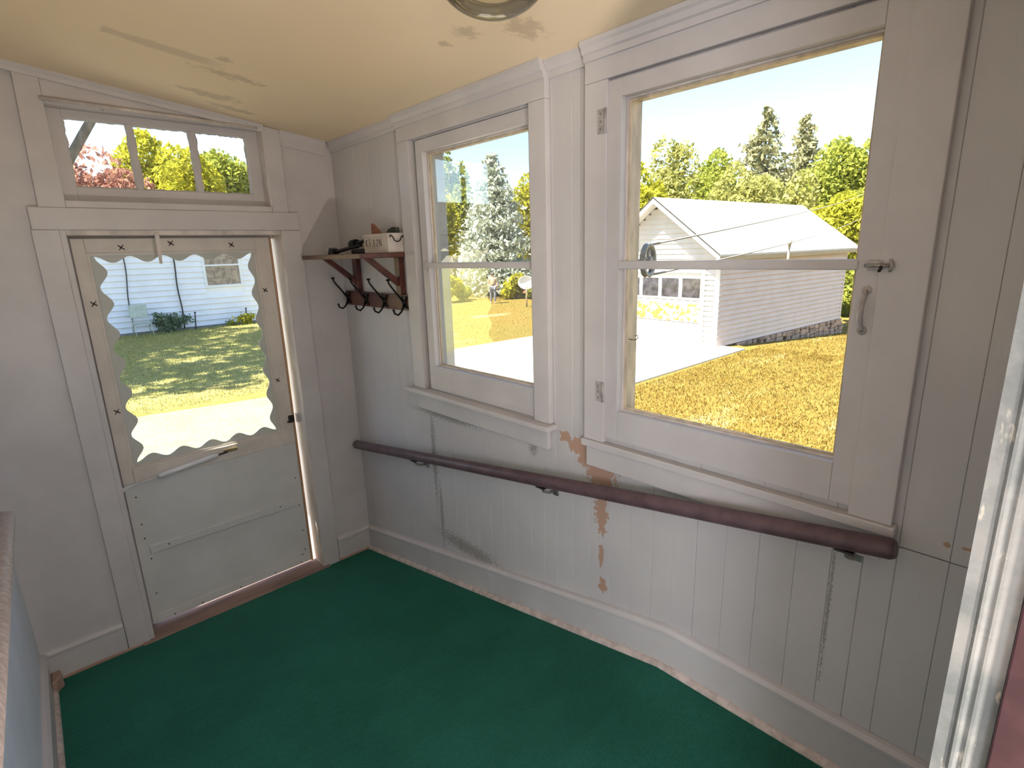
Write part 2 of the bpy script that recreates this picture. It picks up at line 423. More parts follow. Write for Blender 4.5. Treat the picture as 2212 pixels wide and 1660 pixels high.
# ------------------------------------------------------------------ mesh helpers
class MB:
    def __init__(self): self.v = []; self.f = []; self.sm = []
    def add(self, vs, fs, smooth=False):
        o = len(self.v); self.v += [tuple(map(float, p)) for p in vs]
        for q in fs: self.f.append(tuple(i + o for i in q)); self.sm.append(smooth)
        return self
    def box(self, x0, x1, y0, y1, z0, z1):
        x0, x1 = sorted((x0, x1)); y0, y1 = sorted((y0, y1)); z0, z1 = sorted((z0, z1))
        V = [(x0, y0, z0), (x1, y0, z0), (x1, y1, z0), (x0, y1, z0), (x0, y0, z1), (x1, y0, z1), (x1, y1, z1), (x0, y1, z1)]
        return self.add(V, [(0, 3, 2, 1), (4, 5, 6, 7), (0, 1, 5, 4), (1, 2, 6, 5), (2, 3, 7, 6), (3, 0, 4, 7)])
    def prism(self, poly, vec):
        """polygon (list of 3d points) extruded along vec"""
        n = len(poly); vec = np.array(vec, float)
        V = [np.array(p, float) for p in poly] + [np.array(p, float) + vec for p in poly]
        F = [tuple(range(n))[::-1], tuple(range(n, 2 * n))] + [(i, (i + 1) % n, n + (i + 1) % n, n + i) for i in range(n)]
        return self.add(V, F)
    def tube(self, pts, r, seg=12, caps=True, smooth=True):
        pts = [np.array(p, float) for p in pts]; n = len(pts)
        rr = r if isinstance(r, (list, tuple)) else [r] * n
        V = []; prev = None
        for i, p in enumerate(pts):
            t = pts[min(i + 1, n - 1)] - pts[max(i - 1, 0)]; t = t / (np.linalg.norm(t) + 1e-9)
            if prev is None:
                a = np.array([0, 0, 1.0]) if abs(t[2]) < 0.9 else np.array([1.0, 0, 0])
            else: a = prev
            u = a - t * (a @ t); u /= np.linalg.norm(u) + 1e-9; w = np.cross(t, u); prev = u
            for k in range(seg):
                th = 2 * PI * k / seg
                V.append(p + rr[i] * (math.cos(th) * u + math.sin(th) * w))
        F = []
        for i in range(n - 1):
            for k in range(seg):
                k2 = (k + 1) % seg
                F.append((i * seg + k, i * seg + k2, (i + 1) * seg + k2, (i + 1) * seg + k))
        self.add(V, F, smooth)
        if caps:
            o = len(self.v) - len(V)
            self.f.append(tuple(o + k for k in range(seg))[::-1]); self.sm.append(False)
            self.f.append(tuple(o + (n - 1) * seg + k for k in range(seg))); self.sm.append(False)
        return self
    def lathe(self, prof, c, seg=32, axis='z', smooth=True):
        V = []
        for (r_, h) in prof:
            for k in range(seg):
                th = 2 * PI * k / seg; a, b = r_ * math.cos(th), r_ * math.sin(th)
                if axis == 'z': V.append((c[0] + a, c[1] + b, c[2] + h))
                elif axis == 'x': V.append((c[0] + h, c[1] + a, c[2] + b))
                else: V.append((c[0] + a, c[1] + h, c[2] + b))
        F = []
        for i in range(len(prof) - 1):
            for k in range(seg):
                k2 = (k + 1) % seg
                F.append((i * seg + k, i * seg + k2, (i + 1) * seg + k2, (i + 1) * seg + k))
        return self.add(V, F, smooth)
    def xform(self, fn):
        self.v = [tuple(fn(*p)) for p in self.v]; return self
    def mesh(self, name):
        me = bpy.data.meshes.new(name)
        me.from_pydata(self.v, [], self.f)
        me.polygons.foreach_set('use_smooth', self.sm)
        me.update()
        bm = bmesh.new(); bm.from_mesh(me); bmesh.ops.recalc_face_normals(bm, faces=bm.faces); bm.to_mesh(me); bm.free()
        return me

def link(o, parent=None):
    COL.objects.link(o)
    if parent is not None:
        o.parent = parent
        o.matrix_parent_inverse = Matrix.Translation(-Vector(parent.location))
    return o
def obj(name, mb, mat, parent=None, bevel=0.0, seg=2):
    me = mb.mesh(name) if isinstance(mb, MB) else mb
    if not me.materials: me.materials.append(M[mat])
    o = bpy.data.objects.new(name, me)
    if bevel:
        b = o.modifiers.new('bevel', 'BEVEL'); b.width = bevel; b.segments = seg; b.limit_method = 'ANGLE'
        b.harden_normals = False
    return link(o, parent)
def empty(name, loc=(0, 0, 0)):
    o = bpy.data.objects.new(name, None); o.location = loc; o.empty_display_size = 0.1
    COL.objects.link(o); return o
def tag(o, label=None, cat=None, group=None, kind=None):
    if label: o['label'] = label
    if cat: o['category'] = cat
    if group: o['group'] = group
    if kind: o['kind'] = kind
    return o
def raw_mesh(name, V, F, mat, uniform=4):
    """fast mesh from numpy arrays; every face has `uniform` corners"""
    me = bpy.data.meshes.new(name)
    V = np.asarray(V, np.float32); F = np.asarray(F, np.int32)
    me.vertices.add(len(V)); me.vertices.foreach_set('co', V.ravel())
    me.loops.add(F.size); me.loops.foreach_set('vertex_index', F.ravel())
    me.polygons.add(len(F)); me.polygons.foreach_set('loop_start', np.arange(0, F.size, uniform, dtype=np.int32))
    me.polygons.foreach_set('loop_total', np.full(len(F), uniform, np.int32))
    me.materials.append(M[mat]); me.update(calc_edges=True); me.validate()
    return me

# ================================================================== THE PORCH
RAMP = [(0.25, -0.0), (0.0, 0.0), (-2.2, 0.44), (-3.3, 0.44)]      # (y, z) floor profile
def floor_z(y):
    if y >= 0: return 0.0
    return 0.2 * -y if y > -2.2 else 0.44
def ceil_z(x): return 2.515 - 0.124 * x
LX = -1.68            # left wall
END_Y = -3.012        # end wall with the house door
SEAMS = [0, -.12, -.25, -.4, -.541, -.62, -.737, -.86, -.994, -1.08, -1.17, -1.27, -1.36, -1.45, -1.545, -1.62, -1.69,
         -1.78, -1.863, -1.96, -2.05, -2.14, -2.22, -2.304, -2.4, -2.5, -2.6, -2.689, -2.76, -2.83, -2.93, -3.01]

# floor: ramp down to the storm door and level landing
mb = MB()
mb.prism([(LX, 0.0, 0.0), (LX, -2.2, 0.44), (LX, -3.0, 0.44), (LX, -3.0, -0.5), (LX, 0.0, -0.5)], (-LX + 0.10, 0, 0))
fl = tag(obj('floor', mb, 'carpet'), 'dark green carpet on the ramp and landing of the porch', 'floor', kind='structure')

# ceiling: sloped, rising towards the house
mb = MB()
mb.prism([(0.22, 0.36, ceil_z(0.22)), (LX - 0.1, 0.36, ceil_z(LX - 0.1)), (LX - 0.1, 0.36, ceil_z(LX - 0.1) + 0.12), (0.22, 0.36, ceil_z(0.22) + 0.12)], (0, -3.56, 0))  # overhang past the back wall added to block sun at the door
tag(obj('ceiling', mb, 'ceiling'), 'warm cream sloping ceiling with brown water stains', 'ceiling', kind='structure')

# --- right wall (windows)
W1 = dict(y0=-0.813, y1=-1.600, z0=1.236, z1=2.400, gy0=-0.897, gy1=-1.575, gz0=1.357, gz1=2.344)
W2 = dict(y0=-1.938, y1=-2.722, z0=1.238, z1=2.400, gy0=-1.992, gy1=-2.670, gz0=1.347, gz1=2.346)
mb = MB()
TOP = 2.50
x0, x1 = 0.012, 0.14
mb.box(x0, x1, 0.14, W1['y0'], -0.5, TOP)
mb.box(x0, x1, W1['y0'], W1['y1'], -0.5, W1['z0'])
mb.box(x0, x1, W1['y0'], W1['y1'], W1['z1'], TOP)
mb.box(x0, x1, W1['y1'], W2['y0'], -0.5, TOP)
mb.box(x0, x1, W2['y0'], W2['y1'], -0.5, W2['z0'])
mb.box(x0, x1, W2['y0'], W2['y1'], W2['z1'], TOP)
mb.box(x0, x1, W2['y1'], -3.2, -0.5, TOP)
wr = tag(obj('wall_right', mb, 'ext_white'), 'grey plank wall with two windows, peeling paint and handrail', 'wall', kind='structure')
def plank(ya, yb, za, zb):
    ch = 0.0014; g = 0.0003
    ya, yb = ya - g, yb + g                        # ya > yb
    j = random.uniform(0, 0.0012)
    poly = [(0.012, ya, za), (j + ch, ya, za), (j, ya - ch, za), (j, yb + ch, za), (j + ch, yb, za), (0.012, yb, za)]
    m = MB(); m.prism(poly, (0, 0, zb - za))
    return obj('plank', m, 'wall', wr)
random.seed(3)
for ya, yb in zip(SEAMS[:-1], SEAMS[1:]):
    zl = floor_z(yb) - 0.005 if yb > -2.2 else 0.43
    spans = [(floor_z(ya) - 0.02, TOP - 0.01)]
    def cut(w):
        return not (yb >= w['y0'] or ya <= w['y1'])
    done = False
    for w in (W1, W2):
        if cut(w):
            a, b = min(ya, w['y0']), max(yb, w['y1'])
            plank(ya, yb, floor_z(ya) - 0.02, w['z0'])
            plank(ya, yb, w['z1'], TOP - 0.01)
            if ya > w['y0'] + 0.001: plank(ya, w['y0'], w['z0'], w['z1'])
            if yb < w['y1'] - 0.001: plank(w['y1'], yb, w['z0'], w['z1'])
            done = True
    if not done:
        if yb < -2.85:
            plank(ya, yb, floor_z(ya) - 0.02, 1.163); plank(ya, yb, 1.166, TOP - 0.01)
        else:
            plank(ya, yb, floor_z(ya) - 0.02, TOP - 0.01)

# --- back wall (storm door + transom)
DX0, DX1, DZ = -1.272, -0.338, 2.045           # door opening
TX0, TX1, TZ0, TZ1 = -1.230, -0.370, 2.160, 2.545   # transom opening
mb = MB()
yb0, yb1 = 0.0, 0.14
def ztop(x): return ceil_z(x) - 0.005
def wallpiece(m, xa, xb, za, zb=None):
    if zb is None:
        m.prism([(xa, yb0, za), (xb, yb0, za), (xb, yb0, ztop(xb)), (xa, yb0, ztop(xa))], (0, yb1 - yb0, 0))
    else: m.box(xa, xb, yb0, yb1, za, zb)
wallpiece(mb, LX - 0.1, DX0, -0.5)
wallpiece(mb, DX1, 0.0, -0.5)
wallpiece(mb, DX0, TX0, DZ)
wallpiece(mb, TX1, DX1, DZ)
wallpiece(mb, TX0, TX1, DZ, TZ0)
wallpiece(mb, TX0, TX1, TZ1)
wallpiece(mb, DX0, DX1, -0.5, -0.03)
tag(obj('wall_back', mb, 'trim'), 'grey painted wall around the storm door and transom', 'wall', kind='structure')

# --- left wall
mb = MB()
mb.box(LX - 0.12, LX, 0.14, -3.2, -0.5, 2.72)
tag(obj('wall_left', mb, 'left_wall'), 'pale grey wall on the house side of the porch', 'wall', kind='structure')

# --- end wall with house doorway (the camera stands in it)
JX = -0.72
HX0 = -1.64
mb = MB()
mb.box(LX, HX0, END_Y, END_Y - 0.14, 0.3, 2.5)
mb.box(HX0, JX + 0.0, END_Y, END_Y - 0.14, 2.44, 2.70)
mb.box(JX + 0.02, 0.02, END_Y, END_Y - 0.14, 0.3, 2.5)
tag(obj('wall_front', mb, 'trim'), 'end wall of the porch holding the house doorway', 'wall', kind='structure')

# the house doorway jamb: galvanised ribbed strip along its reveal
jr = tag(empty('door_frame', (JX, END_Y, 0.44)), 'scuffed grey metal door jamb with ribs at the right edge', 'door frame', kind='structure')
def jy(u, v=1100): return onX(u, v, JX)[1]
e0, e1, e2, e3 = END_Y + 0.0, jy(2163), jy(2187), jy(2255)
m = MB(); m.prism([(JX + 0.02, e0, .44), (JX, e0, .44), (JX, e1 + .003, .44), (JX - .004, e1, .44), (JX - .004, e1 - .003, .44), (JX, e1 - .006, .44),
                   (JX, e2, .44), (JX - .003, e2 - .003, .44), (JX - .003, e2 - .006, .44), (JX, e2 - .009, .44), (JX, e3, .44), (JX + .02, e3, .44)], (0, 0, 2.0))
obj('jamb', m, 'metal_jamb', jr)
m = MB(); m.box(JX - 0.010, JX + .02, e3 - .0005, e3 - 0.035, .44, 2.44); obj('weatherstrip', m, 'bronze', jr, .002)
m = MB(); m.box(JX - 0.002, JX + .02, e3 - .0355, END_Y - .14, .44, 2.44); obj('door_stop', m, 'threshold', jr)
m = MB(); m.box(HX0, HX0 + .02, END_Y, END_Y - .14, .44, 2.44); obj('jamb', m, 'trim', jr)

# ------------------------------------------------------------------ trim: baseboards, crown, quarter rounds
def strip_along_y(name, prof, ys, mat, parent, zf, x=0.0, sx=-1):
    """profile [(depth, height)] swept along the y stations, z follows zf(y)"""
    m = MB(); n = len(prof); V = []
    for y in ys:
        for (dp, h) in prof: V.append((x + sx * dp, y, zf(y) + h))
    F = []
    for i in range(len(ys) - 1):
        for k in range(n):
            k2 = (k + 1) % n
            F.append((i * n + k, i * n + k2, (i + 1) * n + k2, (i + 1) * n + k))
    F.append(tuple(range(n))); F.append(tuple((len(ys) - 1) * n + k for k in range(n))[::-1])
    m.add(V, F)
    return obj(name, m, mat, parent)
BASE = [(0.0005, -.03), (0.019, -.03), (0.019, .135), (0.024, .140), (0.024, .150), (0.014, .162), (0.0005, .165)]
QR = [(0.0195, -.03), (0.036, -.03), (0.036, .004), (0.032, .013), (0.026, .018), (0.0195, .020)]
b = empty('baseboard_right', (0, -1.5, 0.3)); tag(b, 'grey baseboard bending where the ramp meets the landing', 'baseboard', kind='structure')
J1 = -1.25
strip_along_y('board', BASE, [-0.022, J1 + .001], 'trim', b, floor_z)
strip_along_y('board', BASE, [J1 - .001, -2.1, -2.15, -2.2, -2.25, -2.3, -3.01], 'trim', b, lambda y: floor_z(y) if abs(y + 2.2) > .11 else {-2.15: .428, -2.2: .437, -2.25: .440}.get(y, floor_z(y)))
strip_along_y('quarter_round', QR, [-0.03, J1 + .0015], 'shoe_mould', b, floor_z)
strip_along_y('quarter_round', QR, [J1 - .0015, -2.1, -2.15, -2.2, -2.25, -3.01], 'shoe_mould', b, lambda y: {-2.15: .428, -2.2: .437, -2.25: .440}.get(y, floor_z(y)))
b = empty('baseboard_left', (LX, -1.5, 0.3)); tag(b, 'pale baseboard along the house side wall', 'baseboard', kind='structure')
strip_along_y('board', BASE, [-0.022, -2.15, -2.2, -2.25, -3.01], 'trim', b, floor_z, LX, 1)
strip_along_y('quarter_round', QR, [-0.15, -2.2, -3.01], 'shoe_mould', b, floor_z, LX, 1)
m = MB(); m.prism([(LX + .0195, -.025, -.02), (LX + .055, -.05, -.02), (LX + .06, -.10, -.02), (LX + .04, -.14, -.02), (LX + .0195, -.145, -.02)], (0, 0, .075))
m.xform(lambda x, y, z: (x, y, z + floor_z(y) + (0.012 if x > LX + .05 and z > 0 else 0))); obj('corner_lump', m, 'raw_wood', b, .006)

def strip_along_x(name, prof, xs, mat, parent, zf=lambda x: 0.0, y=0.0):
    m = MB(); n = len(prof); V = []
    for x in xs:
        for (dp, h) in prof: V.append((x, y - dp, zf(x) + h))
    F = []
    for i in range(len(xs) - 1):
        for k in range(n):
            k2 = (k + 1) % n
            F.append((i * n + k, i * n + k2, (i + 1) * n + k2, (i + 1) * n + k))
    F.append(tuple(range(n))); F.append(tuple((len(xs) - 1) * n + k for k in range(n))[::-1])
    m.add(V, F)
    return obj(name, m, mat, parent)
b = empty('baseboard_back', (-1, 0, 0)); tag(b, 'low grey baseboards on both sides of the storm door', 'baseboard', kind='structure')
strip_along_x('board', BASE, [LX + .001, -1.366], 'trim', b)
strip_along_x('board', BASE, [-.232, -.001], 'trim', b)
SP = [(0.0195, -.02), (0.026, -.02), (0.026, .014), (0.0195, .018)]
strip_along_x('bare_strip', SP, [LX + .06, -1.30], 'raw_wood', b)
strip_along_x('bare_strip', SP, [-.232, -.03], 'raw_wood', b)

# crown mouldings
CR = [(0.0, -.052), (0.009, -.052), (0.010, -.034), (0.018, -.030), (0.022, -.014), (0.029, -.008), (0.029, 0.004), (0.0, 0.004)]
tr1 = tag(empty('trim_1', (0, -1.5, 2.5)), 'grey crown moulding above the windows, stepped at the casings', 'moulding', kind='structure')
zc = lambda y: 2.515
for (ya, yb, dx) in [(-.001, -.722, 0.0), (-.724, -1.679, -0.024), (-1.681, -1.852, 0.0), (-1.854, -2.812, -.0235), (-2.814, -3.01, 0.0)]:
    strip_along_y('moulding', CR, [ya, yb], 'trim', tr1, lambda y: 2.513 + 0.124 * 0.03, dx)
tr2 = tag(empty('trim_2', (-.8, 0, 2.5)), 'dark sloping moulding between transom wall and ceiling', 'moulding', kind='structure')
strip_along_x('moulding', [(0.0, -.034), (0.008, -.034), (0.010, -.018), (0.018, -.008), (0.018, .004), (0, .004)], [LX + .001, -1.0, -.5, -.372], 'trim', tr2, lambda x: ceil_z(x), -0.0225)
strip_along_x('moulding', [(0.0, -.075), (0.010, -.075), (0.014, -.03), (0.022, -.012), (0.022, .004), (0, .004)], [-.286, -.036], 'trim', tr2, lambda x: ceil_z(x))

# ------------------------------------------------------------------ windows
def window(idx, W, label, cas_l, cas_r, big):
    win = tag(empty('window_%d' % idx, (0, (W['y0'] + W['y1']) / 2, W['z0'])), label, 'window', kind='structure')
    t = 0.024
    ctop = 2.4475
    # casing
    m = MB(); m.box(-t, 0, cas_l, W['y0'] - .004, W['z0'] - .002 if not big else 1.222, W['z1'] + .004); obj('casing', m, 'trim', win, .0025)
    m = MB(); m.box(-t, 0, W['y1'] + .004, cas_r, W['z0'] - .002 if not big else 1.222, W['z1'] + .004); obj('casing', m, 'trim', win, .0025)
    m = MB(); m.box(-t, 0, cas_l, cas_r, W['z1'] + .0045, ctop + .06); obj('head_casing', m, 'trim', win, .0025)
    # sash (stiles, rails)
    xs0, xs1 = (-.016, .022) if big else (-.004, .034)
    sy0 = W['y0'] - (.003 if big else .032); sy1 = W['y1'] + .003
    z0, z1 = W['z0'] + .003, W['z1'] - .003
    sash = empty('sash', (0, W['y0'], W['z0'])); sash.parent = win; sash.matrix_parent_inverse = Matrix.Translation(-Vector(win.location))
    m = MB(); m.box(xs0, xs1, sy0, W['gy0'], z0, z1); obj('stile', m, 'trim', sash, .002)
    m = MB(); m.box(xs0, xs1, W['gy1'], sy1, z0, z1); obj('stile', m, 'trim', sash, .002)
    m = MB(); m.box(xs0, xs1, W['gy0'] - .0003, W['gy1'] + .0003, W['gz1'], z1); obj('top_rail', m, 'trim', sash, .002)
    m = MB(); m.box(xs0, xs1, W['gy0'] - .0003, W['gy1'] + .0003, z0, W['gz0']); obj('bottom_rail', m, 'trim', sash, .002)
    # inner glazing bead around the glass (stepped, cream, worn)
    bw = 0.010
    for k, (xa, xb, w) in enumerate([(xs1 - .012, xs1 - .004, .006), (xs1 - .004, xs1 + .004, .012)]):
        m = MB()
        m.box(xa, xb, W['gy0'], W['gy0'] - w, W['gz0'], W['gz1']); m.box(xa, xb, W['gy1'], W['gy1'] + w, W['gz0'], W['gz1'])
        m.box(xa, xb, W['gy0'] - w, W['gy1'] + w, W['gz1'], W['gz1'] - w); m.box(xa, xb, W['gy0'] - w, W['gy1'] + w, W['gz0'], W['gz0'] + w)
        obj('glazing_bead', m, 'sash_edge' if k else 'trim_worn', sash, .001)
    # muntin bar
    zm = 1.845
    m = MB(); m.box(xs0 - .004, xs1, W['gy0'] + (.004 if big else .012), W['gy1'] - (.004 if big else .010), zm - .0125, zm + .0125); obj('muntin', m, 'trim', sash, .004)
    # panes
    for (za, zb) in ((W['gz0'] + .004, zm - .0126), (zm + .0126, W['gz1'] - .004)):
        m = MB(); m.box(xs1 - .0035, xs1 - .0015, W['gy0'] - .004, W['gy1'] + .004, za, zb); obj('pane', m, 'glass', sash)
    # outside stops and jamb boards (stepped, cream)
    xo = xs1 + .0045
    jw = 0.0
    for k, (xa, xb, w, mt) in enumerate([(xo, xo + .022, W['y0'] - W['gy0'] - .014, 'sash_edge'), (xo + .022, .139, W['y0'] - W['gy0'] - .030, 'sash_edge' if big else 'ext_reveal')]):
        m = MB(); m.box(xa, xb, W['y0'], W['y0'] - w, W['z0'], W['z1']); obj('outer_jamb', m, mt, win, .002)
        m = MB(); m.box(xa, xb, W['y1'], W['y1'] + (W['gy1'] - W['y1']) * .4, W['z0'], W['z1']); obj('outer_jamb', m, mt, win, .002)
        m = MB(); m.box(xa, xb, W['y0'] - w, W['y1'] + (W['gy1'] - W['y1']) * .4, W['z1'], W['gz1'] + .004 + .008 * k); obj('outer_head', m, 'sash_edge', win, .002)
    m = MB(); m.prism([(.03, W['y0'], W['z0']), (.16, W['y0'], W['z0'] - .03), (.16, W['y0'], W['z0'] + .005), (.03, W['y0'], W['z0'] + .06)], (0, W['y1'] - W['y0'], 0)); obj('outer_sill', m, 'ext_white', win)
    return win, sash

w1, s1 = window(1, W1, 'narrower grey framed window beside the coat hook shelf', -.724, -1.680, False)
# stool and apron of the first window
m = MB(); m.box(-.062, 0, -.690, -1.700, 1.212, 1.2335); obj('stool', m, 'trim', w1, .004)
m = MB(); m.box(-.022, 0, -.748, -1.668, 1.124, 1.2115); obj('apron', m, 'trim', w1, .003)
m = MB(); m.box(.0, .03, W1['y0'] - .001, W1['y0'] - .031, W1['z0'], W1['z1'])
# small brackets where the bar meets the stiles
for yy in (W1['gy0'] + .016, W1['gy1'] - .014):
    m = MB(); m.box(-.016, -.004, yy - .006, yy + .006, 1.826, 1.858); m.box(-.010, -.004, yy - .004, yy + .004, 1.815, 1.866); obj('bar_bracket', m, 'painted_metal', s1, .002)

w2, s2 = window(2, W2, 'wide hinged window with handle and slide bolt facing the garage', -1.853, -2.813, True)
m = MB(); m.box(-.034, 0, -1.846, -2.822, 1.196, 1.2215); obj('stool', m, 'trim', w2, .003)
m = MB(); m.box(-.022, 0, -1.862, -2.797, 1.118, 1.1955); obj('apron', m, 'trim', w2, .003)
# butt hinges
for (u, v) in ((1320, 258), (1313, 850)):
    p = onX(u, v, -.024); h = .036
    hg = empty('hinge', (-.024, W2['y0'], p[2])); hg.parent = s2; hg.matrix_parent_inverse = Matrix.Translation(-Vector(s2.location)) 
    m = MB(); m.tube([(-.027, W2['y0'] - .001, p[2] - h), (-.027, W2['y0'] - .001, p[2] + h)], .0045, 10)
    m.box(-.0265, -.0242, W2['y0'] + .003, W2['y0'] + .030, p[2] - h, p[2] + h)
    me = m.mesh('hinge'); bpy.data.objects.remove(hg)
    obj('hinge', me if me.materials else me, 'painted_metal', s2)
    for s in (-.6, 0, .6):
        m = MB(); m.lathe([(0, -.0012), (.0035, -.001), (.004, 0)], (-.0266, W2['y0'] + .018, p[2] + s * h), 8, 'x'); obj('hinge_screw', m, 'steel', s2)
# slide bolt across sash and casing
p0, p1 = onX(1872, 574, -.03), onX(1938, 574, -.03)
zb = (p0[2] + p1[2]) / 2
bolt = MB(); bolt.box(-.0285, -.0242, p0[1], p1[1] + .028, zb - .011, zb + .011)
bo = obj('slide_bolt', bolt, 'painted_metal', s2, .002)
m = MB(); m.tube([(-.032, p0[1] + .004, zb), (-.032, p1[1] + .012, zb)], .0042, 10); obj('bolt_rod', m, 'steel', s2)
m = MB(); m.tube([(-.032, (p0[1] + p1[1]) / 2, zb), (-.045, (p0[1] + p1[1]) / 2, zb - .012)], .0035, 8); obj('bolt_knob', m, 'dark_metal', s2)
m = MB(); m.tube([(-.0245, p1[1] + .014, zb + .012), (-.036, p1[1] + .008, zb), (-.0245, p1[1] + .014, zb - .012)], .004, 8); obj('bolt_keeper', m, 'painted_metal', s2)
# pull handle
a, c = onX(1874, 628, -.02), onX(1862, 715, -.02)
yy = (a[1] + c[1]) / 2; za, zb = a[2], c[2]
pts = [(-.018 - .030 * math.sin(PI * t), yy + .002, za + (zb - za) * t) for t in np.linspace(0, 1, 14)]
m = MB(); m.tube(pts, [.0045 + .0018 * math.sin(PI * t) for t in np.linspace(0, 1, 14)], 10)
obj('pull_handle', m, 'painted_metal', s2)
for zz in (za, zb):
    m = MB(); m.lathe([(0, -.004), (.008, -.003), (.011, 0)], (-.0165, yy + .002, zz), 14, 'x'); obj('handle_foot', m, 'painted_metal', s2)
# little hook on the outer jamb of the wide window
p = onX(1362, 735, .06)
m = MB(); m.tube([(.07, W2['gy0'] + .014, p[2]), (.07, W2['gy0'] - .012, p[2]), (.07, W2['gy0'] - .022, p[2] + .008), (.07, W2['gy0'] - .018, p[2] + .018), (.07, W2['gy0'] - .010, p[2] + .014)], .002, 8)
obj('hook', m, 'steel', w2)

# ------------------------------------------------------------------ transom window over the door
w3 = tag(empty('window_3', (-.8, .05, TZ0)), 'three pane transom window above the storm door', 'window', kind='structure')
GY = 0.06
px = [(164.5, 299), (311, 430), (442, 547)]
gx = [(onY(a_, 404 + (a_ - 164) * .047, GY)[0], onY(b_, 404 + (b_ - 164) * .047, GY)[0]) for a_, b_ in px]
gz0, gz1 = 2.230, 2.513
ts = empty('sash', (-.8, GY, TZ0)); ts.parent = w3; ts.matrix_parent_inverse = Matrix.Translation(-Vector(w3.location))
m = MB(); m.box(TX0, gx[0][0], GY, GY + .035, TZ0, TZ1); obj('stile', m, 'trim', ts, .002)
m = MB(); m.box(gx[2][1], TX1, GY, GY + .035, TZ0, TZ1); obj('stile', m, 'trim', ts, .002)
m = MB(); m.box(gx[0][0] - .0003, gx[2][1] + .0003, GY, GY + .035, TZ0, gz0); obj('bottom_rail', m, 'trim', ts, .002)
m = MB(); m.box(gx[0][0] - .0003, gx[2][1] + .0003, GY, GY + .035, gz1, TZ1); obj('top_rail', m, 'trim', ts, .002)
for a_, b_ in ((gx[0][1], gx[1][0]), (gx[1][1], gx[2][0])):
    m = MB(); m.box(a_, b_, GY, GY + .033, gz0, gz1); obj('muntin', m, 'trim', ts, .002)
for a_, b_ in gx:
    m = MB(); m.box(a_, b_, GY + .020, GY + .0225, gz0, gz1); obj('pane', m, 'glass_dirty', ts)
    # crusty pale putty around each pane
    m = MB(); w = .006
    rnd = random.Random(int(a_ * 1000))
    def edge(pa, pb, nx, nz, N=18):
        V = []; 
        for i in range(N + 1):
            t = i / N; x = pa[0] + (pb[0] - pa[0]) * t; z = pa[1] + (pb[1] - pa[1]) * t; ww = w + rnd.uniform(-.002, .004)
            V += [(x, GY + .0135, z), (x + nx * ww, GY + .0185, z + nz * ww), (x, GY + .0195, z)]
        Fs = []
        for i in range(N):
            o = i * 3
            Fs += [(o, o + 1, o + 4, o + 3), (o + 1, o + 2, o + 5, o + 4), (o + 2, o, o + 3, o + 5)]
        m.add(V, Fs)
    edge((a_, gz0), (b_, gz0), 0, 1); edge((a_, gz1), (b_, gz1), 0, -1); edge((a_, gz0), (a_, gz1), 1, 0); edge((b_, gz0), (b_, gz1), -1, 0)
    obj('putty', m, 'ext_white', ts)
# transom casing: wide left board, right post, head board cut by the sloping ceiling, thin rod across the top
t = .022
def capz(x): return ceil_z(x) - .002
m = MB(); m.prism([(-1.322, 0, 2.1365), (TX0, 0, 2.1365), (TX0, 0, capz(TX0)), (-1.310, 0, capz(-1.31))], (0, -t, 0)); obj('casing', m, 'trim', w3, .0025)
m = MB(); m.prism([(TX1, 0, 2.1365), (-.287, 0, 2.1365), (-.287, 0, capz(-.287)), (TX1, 0, capz(TX1))], (0, -t, 0)); obj('casing', m, 'trim', w3, .0025)
m = MB(); m.prism([(TX0 + .0005, 0, TZ1 + .004), (TX1 - .0005, 0, TZ1 + .004), (TX1 - .0005, 0, capz(TX1)), (TX0 + .0005, 0, capz(TX0))], (0, -t + .004, 0)); obj('head_casing', m, 'trim', w3, .002)
m = MB(); m.box(TX0 + .0005, TX1 - .0005, -.016, 0, 2.1365, TZ0 + .006); obj('bottom_stop', m, 'trim', w3, .002)
m = MB(); m.tube([(TX0 - .012, -.030, 2.558), (TX1 - .028, -.030, 2.543)], .0075, 10); obj('curtain_rod', m, 'trim_worn', w3)
for xx in (-1.05, -.56):
    m = MB(); m.tube([(xx, -.018, 2.562), (xx + .004, -.034, 2.545), (xx + .012, -.020, 2.536), (xx + .02, -.018, 2.545)], .0022, 6); obj('rod_hook', m, 'ext_white', w3)
m = MB(); m.box(TX1 - .001, TX1 + .0, -.0, GY, TZ0, TZ1)
m = MB(); m.box(TX1 - .006, TX1, -.021, GY - .0005, TZ0 + .0065, TZ1); obj('jamb_liner', m, 'trim_worn', w3)

# ------------------------------------------------------------------ storm door
dr = tag(empty('door_1', (-.8, .09, 0)), 'pale storm door with scalloped white border around its glass', 'door', kind='structure')
m = MB(); m.box(-1.362, DX0, -.022, 0, -.01, DZ - .0005); obj('casing', m, 'trim', dr, .0025)
m = MB(); m.box(DX1, -.236, -.022, 0, -.01, DZ - .0005); obj('casing', m, 'trim', dr, .0025)
m = MB(); m.box(-1.358, -.240, -.026, 0, DZ, 2.136); obj('head_casing', m, 'trim', dr, .003)
